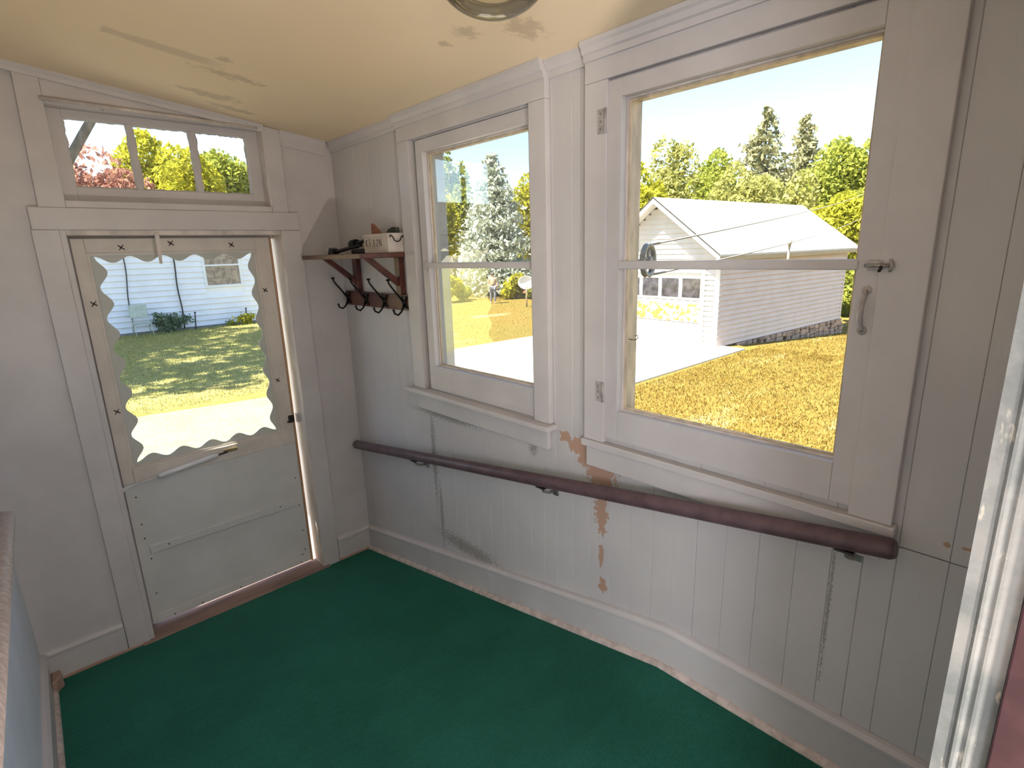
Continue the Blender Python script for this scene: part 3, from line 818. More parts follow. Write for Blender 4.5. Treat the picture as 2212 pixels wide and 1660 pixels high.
# jambs and head of the frame, lining the opening
m = MB(); m.box(DX1 - .004, DX1, -.020, .139, -.02, DZ); obj('jamb', m, 'trim_worn', dr)
m = MB(); m.box(DX0, DX0 + .022, -.015, .139, -.02, DZ); obj('jamb', m, 'trim', dr, .002)
m = MB(); m.box(DX0 + .022, DX1 - .004, -.012, .139, DZ - .022, DZ); obj('frame_head', m, 'trim_worn', dr, .002)
SY, ST = 0.078, 0.030                         # slab face plane and thickness
SX0, SX1, SZ0, SZ1 = -1.236, -0.376, 0.028, 2.012
GX0, GX1, GZ0, GZ1 = -1.187, -0.452, 0.905, 1.948
def slab(name, xa, xb, za, zb, mat='door', y=SY, th=ST, bv=.003):
    m = MB(); m.box(xa, xb, y, y + th, za, zb); return obj(name, m, mat, dr, bv)
slab('stile', SX0, GX0, 0.825, SZ1, 'door_frame'); slab('stile', GX1, SX1 - .0005, 0.825, SZ1, 'door_frame')
slab('top_rail', GX0, GX1, GZ1, SZ1, 'door_frame'); slab('middle_rail', GX0, GX1, .825, GZ0 - .0005, 'door_frame', SY - .004, ST + .004)
# lower sheet-metal panel, batten and kick plate
lp = slab('lower_panel', SX0, SX1 - .0005, SZ0 + .002, .8245, 'door', SY + .003, ST - .004)
m = MB(); m.box(-1.185, -.434, SY - .010, SY + .003, .430, .475); obj('batten', m, 'door', lp, .004)
m = MB(); m.box(SX0 + .02, SX1 - .002, SY - .002, SY + .003, SZ0 + .004, .082); obj('kick_strip', m, 'door', lp, .003)
m = MB(); m.box(SX1 + .0002, SX1 + .0120, SY + .001, SY + ST, SZ0, SZ1); obj('edge_strip', m, 'door_edge', dr, .001)
rv = MB().lathe([(0, -.002), (.0035, -.0015), (.004, 0)], (0, 0, 0), 8, 'y').mesh('rivet'); rv.materials.append(M['dark_metal'])
for (x, z, yy) in [(SX0 + .04, .75, .003), (SX0 + .04, .60, .003), (SX0 + .04, .52, .003), (SX0 + .05, .40, .003), (SX0 + .04, .20, .003), (SX0 + .10, .045, -.002), (-1.0, .045, -.002), (-.80, .045, -.002), (-.6, .045, -.002),
                   (-.44, .045, -.002), (SX1 - .03, .60, .003), (SX1 - .03, .42, .003), (SX1 - .03, .25, .003), (SX1 - .03, .12, .003), (-1.10, .455, -.010), (-.52, .455, -.010), (SX1 - .05, .09, .003)]:
    o = bpy.data.objects.new('rivet', rv); o.location = (x, SY + yy, z); COL.objects.link(o); o.parent = lp
for (xa, xb, za, zb) in ((DX0 + .022, SX0 + .012, 0.015, DZ - .022), (SX0 + .012, DX1 - .0045, SZ1 - .006, DZ - .022)):
    m = MB(); m.box(xa, xb, SY + ST + .0015, SY + ST + .022, za, zb); obj('door_stop', m, 'trim', dr, .001)
# thin inner frame holding the glass insert
for (xa, xb, za, zb) in ((GX0, GX0 + .012, GZ0, GZ1), (GX1 - .012, GX1, GZ0, GZ1), (GX0 + .012, GX1 - .012, GZ1 - .010, GZ1), (GX0 + .012, GX1 - .012, GZ0, GZ0 + .010)):
    slab('insert_frame', xa, xb, za, zb, 'door_frame', SY + .006, .014, .001)
m = MB(); m.box(GX0, GX1, SY + .0165, SY + .0190, GZ0, GZ1); obj('pane', m, 'glass', dr)
# scalloped border
def scallop():
    x0_, x1_, z0_, z1_ = GX0 + .0125, GX1 - .0125, GZ0 + .0105, GZ1 - .0105
    N = 60
    outer, inner = [], []
    def wv(t, n, ph=0): return .5 - .5 * math.cos(2 * PI * n * t + ph)
    wl, wr_, wt, wb_ = .014, .010, .006, .012
    A = .034
    for i in range(N):       # bottom, left->right
        t = i / N; outer.append((x0_ + (x1_ - x0_) * t, z0_)); xx = x0_ + wl + (x1_ - x0_ - wl - wr_) * t
        inner.append((xx, z0_ + wb_ + .030 * wv(t, 5)))
    for i in range(N):       # right, up
        t = i / N; outer.append((x1_, z0_ + (z1_ - z0_) * t)); zz = z0_ + wb_ + (z1_ - z0_ - wb_ - wt) * t
        inner.append((x1_ - wr_ - .026 * wv(t, 7), zz))
    for i in range(N):       # top, right->left
        t = i / N; outer.append((x1_ - (x1_ - x0_) * t, z1_)); xx = x1_ - wr_ - (x1_ - x0_ - wl - wr_) * t
        inner.append((xx, z1_ - wt - .030 * wv(t, 5)))
    for i in range(N):       # left, down
        t = i / N; outer.append((x0_, z1_ - (z1_ - z0_) * t)); zz = z1_ - wt - (z1_ - z0_ - wb_ - wt) * t
        inner.append((x0_ + wl + .040 * wv(t, 6.5 if False else 7), zz))
    n = len(outer); V = []
    for yy in (SY + .010, SY + .0135):
        V += [(x, yy, z) for x, z in outer] + [(x, yy, z) for x, z in inner]
    F = []
    for i in range(n):
        j = (i + 1) % n
        F.append((i, j, n + j, n + i)); F.append((2 * n + i, 3 * n + i, 3 * n + j, 2 * n + j))
        F.append((n + i, n + j, 3 * n + j, 3 * n + i)); F.append((i, 2 * n + i, 2 * n + j, j))
    return MB().add(V, F)
sc = obj('scalloped_border', scallop(), 'scallop', dr)
tag(sc, 'white scalloped border edging the door glass')
# small turn clips on the frame
for (u, v) in ((262, 535), (369, 526), (500, 529), (203, 657), (253, 890), (573, 627), (600, 822)):
    p = onY(u, v, SY - .004)
    m = MB(); m.lathe([(0, -.005), (.004, -.004), (.005, 0)], (p[0], SY, p[2]), 10, 'y'); s_ = .012
    m.tube([(p[0] - s_, SY - .003, p[2] + s_ * .8), (p[0] + s_, SY - .003, p[2] - s_ * .8)], .0025, 6); m.tube([(p[0] - s_ * .8, SY - .003, p[2] - s_), (p[0] + s_ * .8, SY - .003, p[2] + s_)], .0018, 6)
    obj('turn_clip', m, 'dark_metal', dr)
# pneumatic closer
a = onY(278, 1054, .035); c = onY(492, 977, .05)
A_, C_ = np.array([a[0], .045, a[2]]), np.array([c[0], .055, c[2]])
def L(t): return A_ + (C_ - A_) * t
cl = MB(); cl.tube([L(.28), L(.30), L(.86), L(.90)], [.009, .0135, .0135, .007], 14)
clo = obj('door_closer', cl, 'white_metal', dr)
m = MB(); m.tube([L(0.02), L(.29)], .0035, 8); obj('closer_rod', m, 'white_metal', clo)
m = MB(); m.tube([L(.86), L(1.0)], .005, 8); obj('closer_tip', m, 'dark_metal', clo)
m = MB(); m.prism([(DX0 + .022, .03, a[2] - .020), (DX0 + .075, .04, a[2] + .004), (DX0 + .075, .04, a[2] + .012), (DX0 + .022, .03, a[2] + .004)], (0, .006, 0)); obj('closer_bracket', m, 'white_metal', clo, .001)
m = MB(); m.box(C_[0] - .015, C_[0] + .055, SY - .012, SY - .004, C_[2] - .008, C_[2] + .010); m.tube([C_, C_ + np.array([0.0, .02, 0])], .004, 8); obj('closer_plate', m, 'brass', clo, .001)
# latch and hanging strap
p = onY(624, 907, SY - .01)
m = MB(); m.box(SX1 - .026, SX1 + .006, SY - .010, SY, p[2] - .022, p[2] + .022); m.tube([(SX1 - .012, SY - .008, p[2]), (SX1 - .012, SY - .034, p[2]), (SX1 - .046, SY - .036, p[2] - .006)], .005, 10); obj('latch', m, 'dark_metal', dr, .002)
m = MB(); m.box(DX1 - .016, DX1 - .0045, SY - .006, SY + .02, p[2] - .03, p[2] + .024); obj('strike', m, 'white_metal', dr, .002)
a = onY(338, 508, -.02); c = onY(348, 570, -.02)
m = MB(); m.prism([(a[0] - .008, -.024, a[2]), (a[0] + .010, -.024, a[2]), (c[0] + .006, -.022, c[2]), (c[0] - .006, -.022, c[2])], (0, .003, 0)); m.tube([(a[0] - .012, -.026, a[2] + .004), (a[0] + .012, -.026, a[2] + .004)], .005, 8); obj('hanging_strap', m, 'trim_worn', dr)
# threshold
m = MB(); m.prism([(DX0 - .03, -.055, -.02), (DX0 - .03, -.055, .004), (DX0 - .03, -.035, .014), (DX0 - .03, .135, .014), (DX0 - .03, .135, -.02)], (DX1 - DX0 + .06, 0, 0)); obj('threshold', m, 'threshold', dr, .002)

# ------------------------------------------------------------------ handrails
hr = tag(empty('handrail', (-.07, -1.4, .9)), 'mauve brown round handrail sloping along the window wall', 'handrail')
a, c = np.array([-.075, -.085, .768]), np.array([-.075, -2.838, 1.192])
m = MB(); m.tube([a, a + (c - a) * .004, a + (c - a) * .5, c - (c - a) * .004, c], [.021, .026, .026, .026, .021], 20); obj('rail', m, 'rail', hr)
for (u, v) in ((905, 1003), (1180, 1060), (1830, 1200)):
    p = onX(u, v, -.05); y = p[1]; t_ = (y - a[1]) / (c[1] - a[1]); zr = a[2] + (c[2] - a[2]) * t_
    m = MB(); m.tube([(-.075, y, zr - .024), (-.070, y - .004, zr - .045), (-.045, y - .008, zr - .060), (-.012, y - .010, zr - .062)], .006, 8)
    m.box(-.006, -.0002, y - .022, y + .004, zr - .085, zr - .040); obj('bracket', m, 'steel', hr)
    m = MB(); m.box(-.090, -.060, y - .022, y + .022, zr - .0305, zr - .0245); obj('saddle', m, 'dark_metal', hr, .002)
h2 = tag(empty('handrail', (-1.6, -1.5, 1.2)), 'short worn grey brown handrail on the left house wall', 'handrail')
RX = -1.600
e = onX(17, 1114, RX); k = onX(-24, 1500, RX)
dv = (k - e); e2_ = e + dv * 1.3
pts = [(LX + .002, e[1] + .012, e[2] - .01), (RX - .035, e[1] + .012, e[2] - .008), (RX - .012, e[1] + .006, e[2] - .003), tuple(e + dv * .02), tuple(e + dv * .5), tuple(e2_)]
m = MB(); m.tube(pts, .0165, 16); obj('rail', m, 'rail_worn', h2)
for t_ in (.75,):
    q = e + dv * t_
    m = MB(); m.tube([(RX, q[1], q[2] - .018), (RX - .01, q[1], q[2] - .05), (LX + .002, q[1], q[2] - .055)], .006, 8); obj('bracket', m, 'steel', h2)

# ------------------------------------------------------------------ coat rack shelf
rk = tag(empty('coat_rack', (0, -.38, 1.62)), 'dark red wooden wall shelf with four black coat hooks', 'coat rack')
SH = 1.910
m = MB(); m.box(-.262, -.001, -.060, -.722, SH - .024, SH - .001); obj('shelf_board', m, 'shelf_wood', rk, .003)
m = MB(); m.box(-.020, -.001, -.045, -.727, 1.622, 1.702); obj('hook_board', m, 'shelf_wood', rk, .003)
for y in (-.205, -.655):
    m = MB(); m.box(-.032, -.001, y - .022, y + .022, 1.7025, SH - .0245); obj('post', m, 'shelf_wood', rk, .002)
    dirv = np.array([-.17, 0, .13]); 
    m = MB(); m.prism([(-.033, y - .012, 1.744), (-.033, y - .012, 1.782), (-.168, y - .012, SH - .0245), (-.208, y - .012, SH - .0245)], (0, .024, 0)); obj('brace', m, 'shelf_wood', rk, .002)
for y in (-.085, -.295, -.495, -.690):
    m = MB()
    zc_ = 1.664
    m.box(-.026, -.0205, y - .011, y + .011, zc_ - .030, zc_ + .030)
    for s1_ in (-1, 1):
        for s2_ in (-1, 1):
            m.tube([(-.0245, y, zc_), (-.0225, y + s1_ * .024, zc_ + s2_ * .030)], [.006, .004], 6)
    m.lathe([(0, -.012), (.008, -.010), (.012, 0)], (-.026, y, zc_), 10, 'x')
    m.tube([(-.030, y, zc_ + .002), (-.060, y, zc_ + .040), (-.094, y, zc_ + .082), (-.106, y, zc_ + .100), (-.108, y, zc_ + .112)], [.0065, .005, .005, .0045, .004], 8)
    m.lathe([(0, -.001), (.007, 0), (.011, .006), (.009, .010), (0, .011)], (-.108, y, zc_ + .110), 10)
    m.tube([(-.028, y, zc_ - .012), (-.046, y, zc_ - .045), (-.066, y, zc_ - .060), (-.086, y, zc_ - .050), (-.092, y, zc_ - .030)], [.006, .005, .005, .005, .006], 8)
    obj('coat_hook', m, 'iron', rk)

# white box with handle, stamped marks
bx = tag(empty('box', (-.05, -.58, SH)), 'small whitewashed wooden box with iron handle on the wall shelf', 'box')
X0b, X1b, Y0b, Y1b, Zb = -.100, -.004, -.470, -.705, 2.002
m = MB(); th = .006
m.box(X0b, X1b, Y0b, Y1b, SH, SH + th); m.box(X0b, X0b + th, Y0b, Y1b, SH + th, Zb); m.box(X1b - th, X1b, Y0b, Y1b, SH + th, Zb)
m.box(X0b + th, X1b - th, Y0b, Y0b - th, SH + th, Zb); m.box(X0b + th, X1b - th, Y1b, Y1b + th, SH + th, Zb)
bb = obj('body', m, 'box', bx, .0015)
m = MB(); m.box(X0b - .003, X0b - .0001, Y0b + .004, Y1b - .003, Zb - .014, Zb - .001); obj('rim', m, 'box', bx, .001)
hd = [(X0b + .012, Y1b - .006, Zb - .020), (X0b + .008, Y1b - .008, Zb - .014), (X0b + .014, Y1b - .010, Zb - .010), (X0b + .022, Y1b - .012, Zb - .020), (X0b + .030, Y1b - .013, Zb - .036), (X0b + .044, Y1b - .014, Zb - .042), (X0b + .060, Y1b - .013, Zb - .036), (X0b + .070, Y1b - .012, Zb - .020), (X0b + .080, Y1b - .010, Zb - .014), (X0b + .086, Y1b - .006, Zb - .018)]
m = MB(); m.tube(hd, .0028, 8); obj('handle', m, 'iron', bx)
m = MB(); m.tube([(X1b - .003, Y1b - .004, Zb - .004), (X1b - .003, Y1b - .005, SH + .004)], .003, 6); obj('corner_rod', m, 'iron', bx)
# uneven stamped characters on the front of the box
def stroke(mb_, pts, w=.0016):
    for p, q in zip(pts[:-1], pts[1:]): mb_.tube([(X0b - .0004, p[0], p[1]), (X0b - .0004, q[0], q[1])], w, 5)
glyphs = {'K': [[(0, 0), (0, 1)], [(.6, 1), (0, .5), (.6, 0)]], 'T': [[(.3, 0), (.3, 1)], [(0, 1), (.6, 1)]], '.': [[(.1, 0), (.1, .1)]], '1': [[(.1, .8), (.3, 1), (.3, 0)]],
          '2': [[(0, .8), (.3, 1), (.6, .75), (0, 0), (.6, 0)]], 'N': [[(0, 0), (0, 1), (.6, 0), (.6, 1)]]}
cy = Y0b - .022
for ch in 'KT.12N':
    m = MB()
    for st in glyphs[ch]:
        stroke(m, [(cy - g_[0] * .028, SH + .032 + g_[1] * .034) for g_ in st])
    cy -= .013 if ch == '.' else .030
    obj('stamped_mark', m, 'ink', bb)

# brush with wooden handle, and a bristly brush, standing in the box
tb = tag(empty('paint_brush', (-.05, -.52, 1.93)), 'orange brown wooden brush handle with hole poking out of the box', 'brush')
m = MB(); 
m.prism([(-.060, -.482, 2.052), (-.060, -.492, 2.058), (-.060, -.600, 1.985), (-.060, -.660, 1.925), (-.060, -.640, 1.918), (-.060, -.560, 1.975), (-.060, -.482, 2.000)], (.016, 0, 0)); obj('handle', m, 'handle_wood', tb, .003)
m = MB(); m.lathe([(0, -.0005), (.005, -.0004), (.006, 0)], (-.0602, -.496, 2.030), 10, 'x'); obj('hang_hole', m, 'black_plastic', tb)
sb = tag(empty('scrub_brush', (-.03, -.65, 1.93)), 'grey green bristled brush sticking up from the box', 'brush')
m = MB(); m.prism([(-.044, -.575, 1.990), (-.044, -.620, 2.024), (-.044, -.655, 2.032), (-.044, -.692, 2.030), (-.044, -.692, 1.930), (-.044, -.600, 1.930)], (.022, 0, 0)); obj('bristles', m, 'bristle', sb, .004)
m = MB(); m.box(-.050, -.018, -.590, -.695, 1.920, 1.945); obj('back', m, 'handle_wood', sb, .003)

# dark things lying on the shelf left of the box
it = tag(empty('hand_tool', (-.12, -.3, SH)), 'black hand tool with a pale tip lying on the shelf', 'tool')
p = onX(730, 545, -.13); q = onX(765, 534, -.11)
m = MB(); m.tube([(-.135, -.165, SH + .012), (-.125, -.245, SH + .018), (-.110, -.330, SH + .030), (-.100, -.440, SH + .042)], [.008, .010, .009, .007], 10); obj('handle', m, 'black_plastic', it)
m = MB(); m.prism([(-.150, -.150, SH + .001), (-.150, -.205, SH + .001), (-.150, -.195, SH + .030), (-.150, -.165, SH + .034)], (.040, 0, 0)); obj('head', m, 'black_plastic', it, .003)
m = MB(); m.prism([(-.154, -.140, SH + .001), (-.154, -.149, SH + .001), (-.154, -.172, SH + .040), (-.154, -.164, SH + .044)], (.046, 0, 0)); obj('tip', m, 'white_metal', it, .001)
i2 = tag(empty('hand_tool', (-.07, -.36, SH)), 'dark cylinder headed hand tool leaning against the white box', 'tool')
m = MB(); m.tube([(-.060, -.255, SH + .050), (-.060, -.262, SH + .050), (-.062, -.320, SH + .052)], [.020, .024, .024], 14); m.tube([(-.062, -.320, SH + .052), (-.064, -.350, SH + .056), (-.066, -.465, SH + .072)], [.016, .009, .008], 12); obj('body', m, 'black_plastic', i2)
m = MB(); m.box(-.09, -.04, -.300, -.455, SH + .001, SH + .024); obj('base_case', m, 'black_plastic', i2, .006)

# ------------------------------------------------------------------ ceiling globe lamp
LPX, LPY = -.590, -2.063
zc_l = ceil_z(LPX)
lp_ = tag(empty('ceiling_lamp', (LPX, LPY, zc_l)), 'round clear glass globe lamp on the porch ceiling', 'lamp')
m = MB(); m.lathe([(0, .0), (.075, .0), (.078, -.012), (.060, -.030), (.045, -.034), (.040, -.050), (0, -.050)], (LPX, LPY, zc_l + .008), 32); obj('base', m, 'door_frame', lp_)
gr = []
R_ = .130; cz = zc_l - .085 + .0
for i in range(19):
    th = -PI / 2 + (PI * .86) * i / 18
    gr.append((max(.0005, R_ * math.cos(th)), .098 * math.sin(th)))
m = MB(); m.lathe(gr, (LPX, LPY, cz), 48); obj('globe', m, 'globe', lp_)
m = MB(); m.lathe([(.0005, -.050), (.020, -.044), (.030, -.020), (.026, .006), (.014, .026), (.014, .040)], (LPX, LPY, cz + .02), 20)
g = NG('frosted_unlit_bulb'); g.principled((.75, .70, .55), .25); M['bulb'] = g.m
obj('bulb', m, 'bulb', lp_)
# ------------------------------------------------------------------ the hall behind the camera (closed room with added fill lamps)
mb = MB()
HX, HX_, HY, HY_ = -3.2, 1.2, -3.20, -6.4
mb.box(HX, HX_, HY_ - .1, HY_, .3, 2.95)                      # far wall
mb.box(HX - .1, HX, HY_ - .1, HY, .3, 2.95); mb.box(HX_, HX_ + .1, HY_ - .1, HY, .3, 2.95)
mb.box(HX - .1, HX_ + .1, HY_ - .1, HY + .02, 2.95, 3.05)
mb.box(HX - .1, HX0, HY, HY + .045, .3, 2.95); mb.box(JX + .02, HX_ + .1, HY, HY + .045, .3, 2.95); mb.box(HX0, JX + .02, HY, HY + .045, 2.44, 2.95)
tag(obj('wall_hall', mb, 'hall'), 'plain plaster walls of the house hall behind the doorway', 'wall', kind='structure')
mb = MB(); mb.box(HX - .1, HX_ + .1, HY_ - .1, -3.0, .30, .438)
tag(obj('floor_hall', mb, 'hall_floor'), 'brown floorboards of the house hall behind the doorway', 'floor', kind='structure')
hl = tag(empty('hall_fill_lamp', (-1.0, -4.6, 2.95)), 'unseen fill lamp added on the hall ceiling', 'lamp')
m = MB(); m.lathe([(.0005, -.09), (.10, -.085), (.18, -.06), (.22, -.02), (.22, 0)], (-1.0, -4.6, 2.949), 32)
g = NG('lit_hall_fill_glass'); em = g.n('ShaderNodeEmission'); em.inputs[0].default_value = (1, .95, .90, 1); em.inputs[1].default_value = 4.0; g.l(em.outputs[0], g.out.inputs['Surface']); M['hall_fill_lamp'] = g.m
obj('shade', m, 'hall_fill_lamp', hl)
ld = bpy.data.lights.new('hall_fill_light', 'POINT'); ld.energy = HALL_FILL; ld.color = (.90, .94, 1.0); ld.shadow_soft_size = .25  # ceiling fill added to brighten the porch through the doorway
lo = bpy.data.objects.new('hall_fill_light', ld); COL.objects.link(lo); lo.location = (-1.0, -4.6, 2.55); lo.parent = hl; lo.matrix_parent_inverse = Matrix.Translation(-Vector(hl.location))
# fill lamp added at the left of the hall to brighten the window wall
FLX, FLY = -2.75, -4.65
fl_ = tag(empty('side_fill_lamp', (FLX, FLY, .438)), 'unseen fill lamp added in the left of the house hall', 'lamp')
m = MB(); m.lathe([(.0005, .03), (.12, .025), (.15, .01), (.15, 0.0), (.0005, 0.0)], (FLX, FLY, .438), 24); obj('base', m, 'iron', fl_)
m = MB(); m.tube([(FLX, FLY, .46), (FLX, FLY, 1.24)], .012, 10); obj('pole', m, 'iron', fl_)
m = MB(); m.lathe([(.07, -.06), (.16, .0), (.20, .10)], (FLX, FLY, 1.12), 32); obj('shade', m, 'scallop', fl_)
ld = bpy.data.lights.new('side_fill_light', 'POINT'); ld.energy = SIDE_FILL; ld.color = (.88, .93, 1.0); ld.shadow_soft_size = .38
lo = bpy.data.objects.new('side_fill_light', ld); COL.objects.link(lo); lo.location = (FLX, FLY, 1.72); lo.parent = fl_; lo.matrix_parent_inverse = Matrix.Translation(-Vector(fl_.location))
# low fill lamp added behind the doorway to brighten the porch ceiling
UX, UY = -1.15, -3.70
ul = tag(empty('up_fill_lamp', (UX, UY, .438)), 'unseen low fill lamp added on the hall floor behind the doorway', 'lamp')
m = MB(); m.lathe([(.0005, 0.0), (.11, 0.0), (.11, .02), (.05, .05), (.06, .10), (.13, .20), (.125, .20), (.05, .11), (.0005, .10)], (UX, UY, .438), 28); obj('bowl', m, 'iron', ul)
ld = bpy.data.lights.new('up_fill_light', 'POINT'); ld.energy = UP_FILL; ld.color = (1.0, .90, .79); ld.shadow_soft_size = .035
lo = bpy.data.objects.new('up_fill_light', ld); COL.objects.link(lo); lo.location = (UX, UY, .590); lo.parent = ul; lo.matrix_parent_inverse = Matrix.Translation(-Vector(ul.location))
# ================================================================== OUTDOORS
GZ = -0.60
def ground_z(x, y):
    s = np.clip((np.asarray(x, float) - 11.3) / 8.0, 0, 1) * np.clip((6.0 - np.asarray(y, float)) / 3.0, 0, 1)
    return GZ - 0.55 * s
# lawn
xs = np.concatenate([[-60, -30, -12], np.linspace(-6, 26, 65), [34, 48, 70, 110]])
ys = np.concatenate([[-60, -25, -12], np.linspace(-7, 24, 63), [32, 46, 70, 110]])
V = [(x, y, float(ground_z(x, y))) for y in ys for x in xs]
nx = len(xs)
F = [(j * nx + i, j * nx + i + 1, (j + 1) * nx + i + 1, (j + 1) * nx + i) for j in range(len(ys) - 1) for i in range(nx - 1)]
gme = raw_mesh('ground', V, F, 'ground')
tag(obj('ground', gme, 'ground'), 'dry yellow lawn surrounding the porch', 'lawn', kind='structure')
# concrete apron and gravel drive
m = MB(); m.prism([(3.0, 2.62, GZ + .03), (11.35, 2.52, GZ + .03), (11.9, 8.0, GZ + .03), (7.0, 8.25, GZ + .03), (3.0, 8.3, GZ + .03)], (0, 0, -.2))
tag(obj('driveway', m, 'concrete'), 'sun bleached concrete apron in front of the garage', 'driveway', kind='structure')
m = MB(); m.prism([(-14, 0.16, GZ + .02), (2.99, 0.16, GZ + .02), (2.99, 6.9, GZ + .02), (1.81, 7.05, GZ + .02), (-.3, 7.43, GZ + .02), (-14, 8.6, GZ + .02)], (0, 0, -.2))
tag(obj('gravel_path', m, 'gravel'), 'pale gravel drive just outside the storm door', 'driveway', kind='structure')

# grass blades: uncountable
def blades(name, regions, mat, label, n, hmin, hmax, seed):
    rg = np.random.default_rng(seed); P = []
    for (x0, x1, y0, y1, share) in regions:
        k = int(n * share); P.append(np.stack([rg.uniform(x0, x1, k), rg.uniform(y0, y1, k)], 1))
    P = np.concatenate(P)
    k = len(P); h = rg.uniform(hmin, hmax, k); th = rg.uniform(0, 2 * PI, k); w = rg.uniform(.006, .014, k) 
    ln = rg.normal(0, .5, (k, 2)) * h[:, None]
    z = ground_z(P[:, 0], P[:, 1])
    a = np.stack([P[:, 0] - np.cos(th) * w, P[:, 1] - np.sin(th) * w, z - .01], 1)
    b = np.stack([P[:, 0] + np.cos(th) * w, P[:, 1] + np.sin(th) * w, z - .01], 1)
    c = np.stack([P[:, 0] + ln[:, 0], P[:, 1] + ln[:, 1], z + h], 1)
    V = np.stack([a, b, c], 1).reshape(-1, 3); F = np.arange(3 * k).reshape(-1, 3)
    o = obj(name, raw_mesh(name, V, F, mat, 3), mat)
    return tag(o, label, 'grass', kind='stuff')
blades('dry_grass', [(1.6, 12.0, -4.2, 2.45, .75), (12, 19, -3, 2.6, .15), (7, 26, 8.4, 19.5, .10)], 'grass_dry', 'short dry golden grass outside the wide window', 110000, .02, .06, 1)
blades('lawn_grass', [(-2.5, 6.5, 7.6, 19.8, 1.0)], 'grass_green', 'green shaded grass between the drive and neighbouring house', 60000, .02, .07, 2)

# ------------------------------------------------------------------ garage
GPHI = -0.085; GL = 7.3; GHW = 1.72; GZR = 3.05; GZE = 1.62; OH = .22; OF = .40; OB = .40
gc = Vector((11.171, 3.185, GZ))
gu = Vector((math.cos(GPHI), math.sin(GPHI), 0)); gv = Vector((-math.sin(GPHI), math.cos(GPHI), 0))
def G(u, v, z): p = gc + gu * u + gv * v; return (p.x, p.y, z)
ga = tag(empty('garage', G(0, 0, GZ)), 'small white clapboard garage with pale gable roof and stone foundation', 'garage')
sl = (GZR - GZE) / (GHW + OH)
zw = GZR - sl * GHW - .05        # wall top at the side
m = MB(); m.prism([G(.02, .02, GZ + .0), G(.02, 2 * GHW - .02, GZ), G(.02, 2 * GHW - .02, zw), G(.02, GHW, GZR - .08), G(.02, .02, zw)], gu * (GL - .04)); obj('body', m, 'garage_side', ga)
# clapboards of the side wall
CH = .1265
def clap(mb_, A, B, z, h, nrm, d=.034):
    A, B, nrm = Vector(A), Vector(B), Vector(nrm)
    poly = [A + Vector((0, 0, z)), A + nrm * d + Vector((0, 0, z)), A + nrm * .004 + Vector((0, 0, z + h)), A + Vector((0, 0, z + h))]
    mb_.prism([tuple(p) for p in poly], tuple(B - A))
z = GZ + .02
while z < zw - .03:
    m = MB(); clap(m, Vector(G(0, 0, 0)) + gv * .02, Vector(G(GL, 0, 0)) + gv * .02, z, min(CH - .012, zw - z), -gv, .045); obj('siding_board', m, 'garage_side', ga)
    z += CH
# clapboards of the front (gable) around the door
D0, D1, DT = .46, 2 * GHW - .46, 1.22
z = GZ + .02
while z < GZR - .25:
    vm = 0.0 if z < zw else (z - zw) / sl + .04
    va, vb = vm, 2 * GHW - vm
    segs = [(va, D0), (D1, vb)] if z + CH * .5 < DT else [(va, vb)]
    for (p, q) in segs:
        if q - p > .05:
            m = MB(); clap(m, Vector(G(.02, p, 0)), Vector(G(.02, q, 0)), z, CH - .010, -gu); obj('siding_board', m, 'garage_white', ga)
    z += CH
for v_ in (0, 2 * GHW):
    m = MB(); q = -.02 if v_ == 0 else .02
    m.prism([G(-.012, v_ + q, GZ), G(-.012, v_ - 5 * q, GZ), G(.02, v_ - 5 * q, GZ), G(.02, v_ + q, GZ)], (0, 0, zw - GZ)); obj('corner_board', m, 'garage_white', ga)
m = MB(); m.prism([G(GL - .08, -.012, GZ), G(GL + .02, -.012, GZ), G(GL + .02, .02, GZ), G(GL - .08, .02, GZ)], (0, 0, zw - GZ)); obj('corner_board', m, 'garage_side', ga)
# roof slopes, rake boards, eaves
for s in (0, 1):
    ve = -OH if s == 0 else 2 * GHW + OH
    m = MB(); m.prism([G(-OF, ve, GZE), G(-OF, GHW, GZR), G(-OF, GHW, GZR + .05), G(-OF, ve, GZE + .045)], gu * (GL + OF + OB)); obj('roof_slope', m, 'garage_roof', ga)
    m = MB(); m.prism([G(-OF - .012, ve, GZE + .022), G(-OF - .012, GHW, GZR + .026), G(-OF - .012, GHW, GZR + .058), G(-OF - .012, ve, GZE + .052)], gu * .011); obj('roof_edge', m, 'rake', ga)
    m = MB(); m.prism([G(-OF - .004, ve, GZE - .10), G(-OF - .004, GHW, GZR - .10), G(-OF - .004, GHW, GZR - .001), G(-OF - .004, ve, GZE - .001)], gu * .03); obj('rake_board', m, 'garage_white', ga)
    m = MB(); m.prism([G(-OF + .03, ve + (.0 if s == 0 else -.02), GZE - .10), G(-OF + .03, ve + (.02 if s == 0 else 0), GZE - .10), G(-OF + .03, ve + (.02 if s == 0 else 0), GZE - .002), G(-OF + .03, ve + (.0 if s == 0 else -.02), GZE - .002)], gu * (GL + OF + OB - .06)); obj('eave_board', m, 'fascia_side', ga)
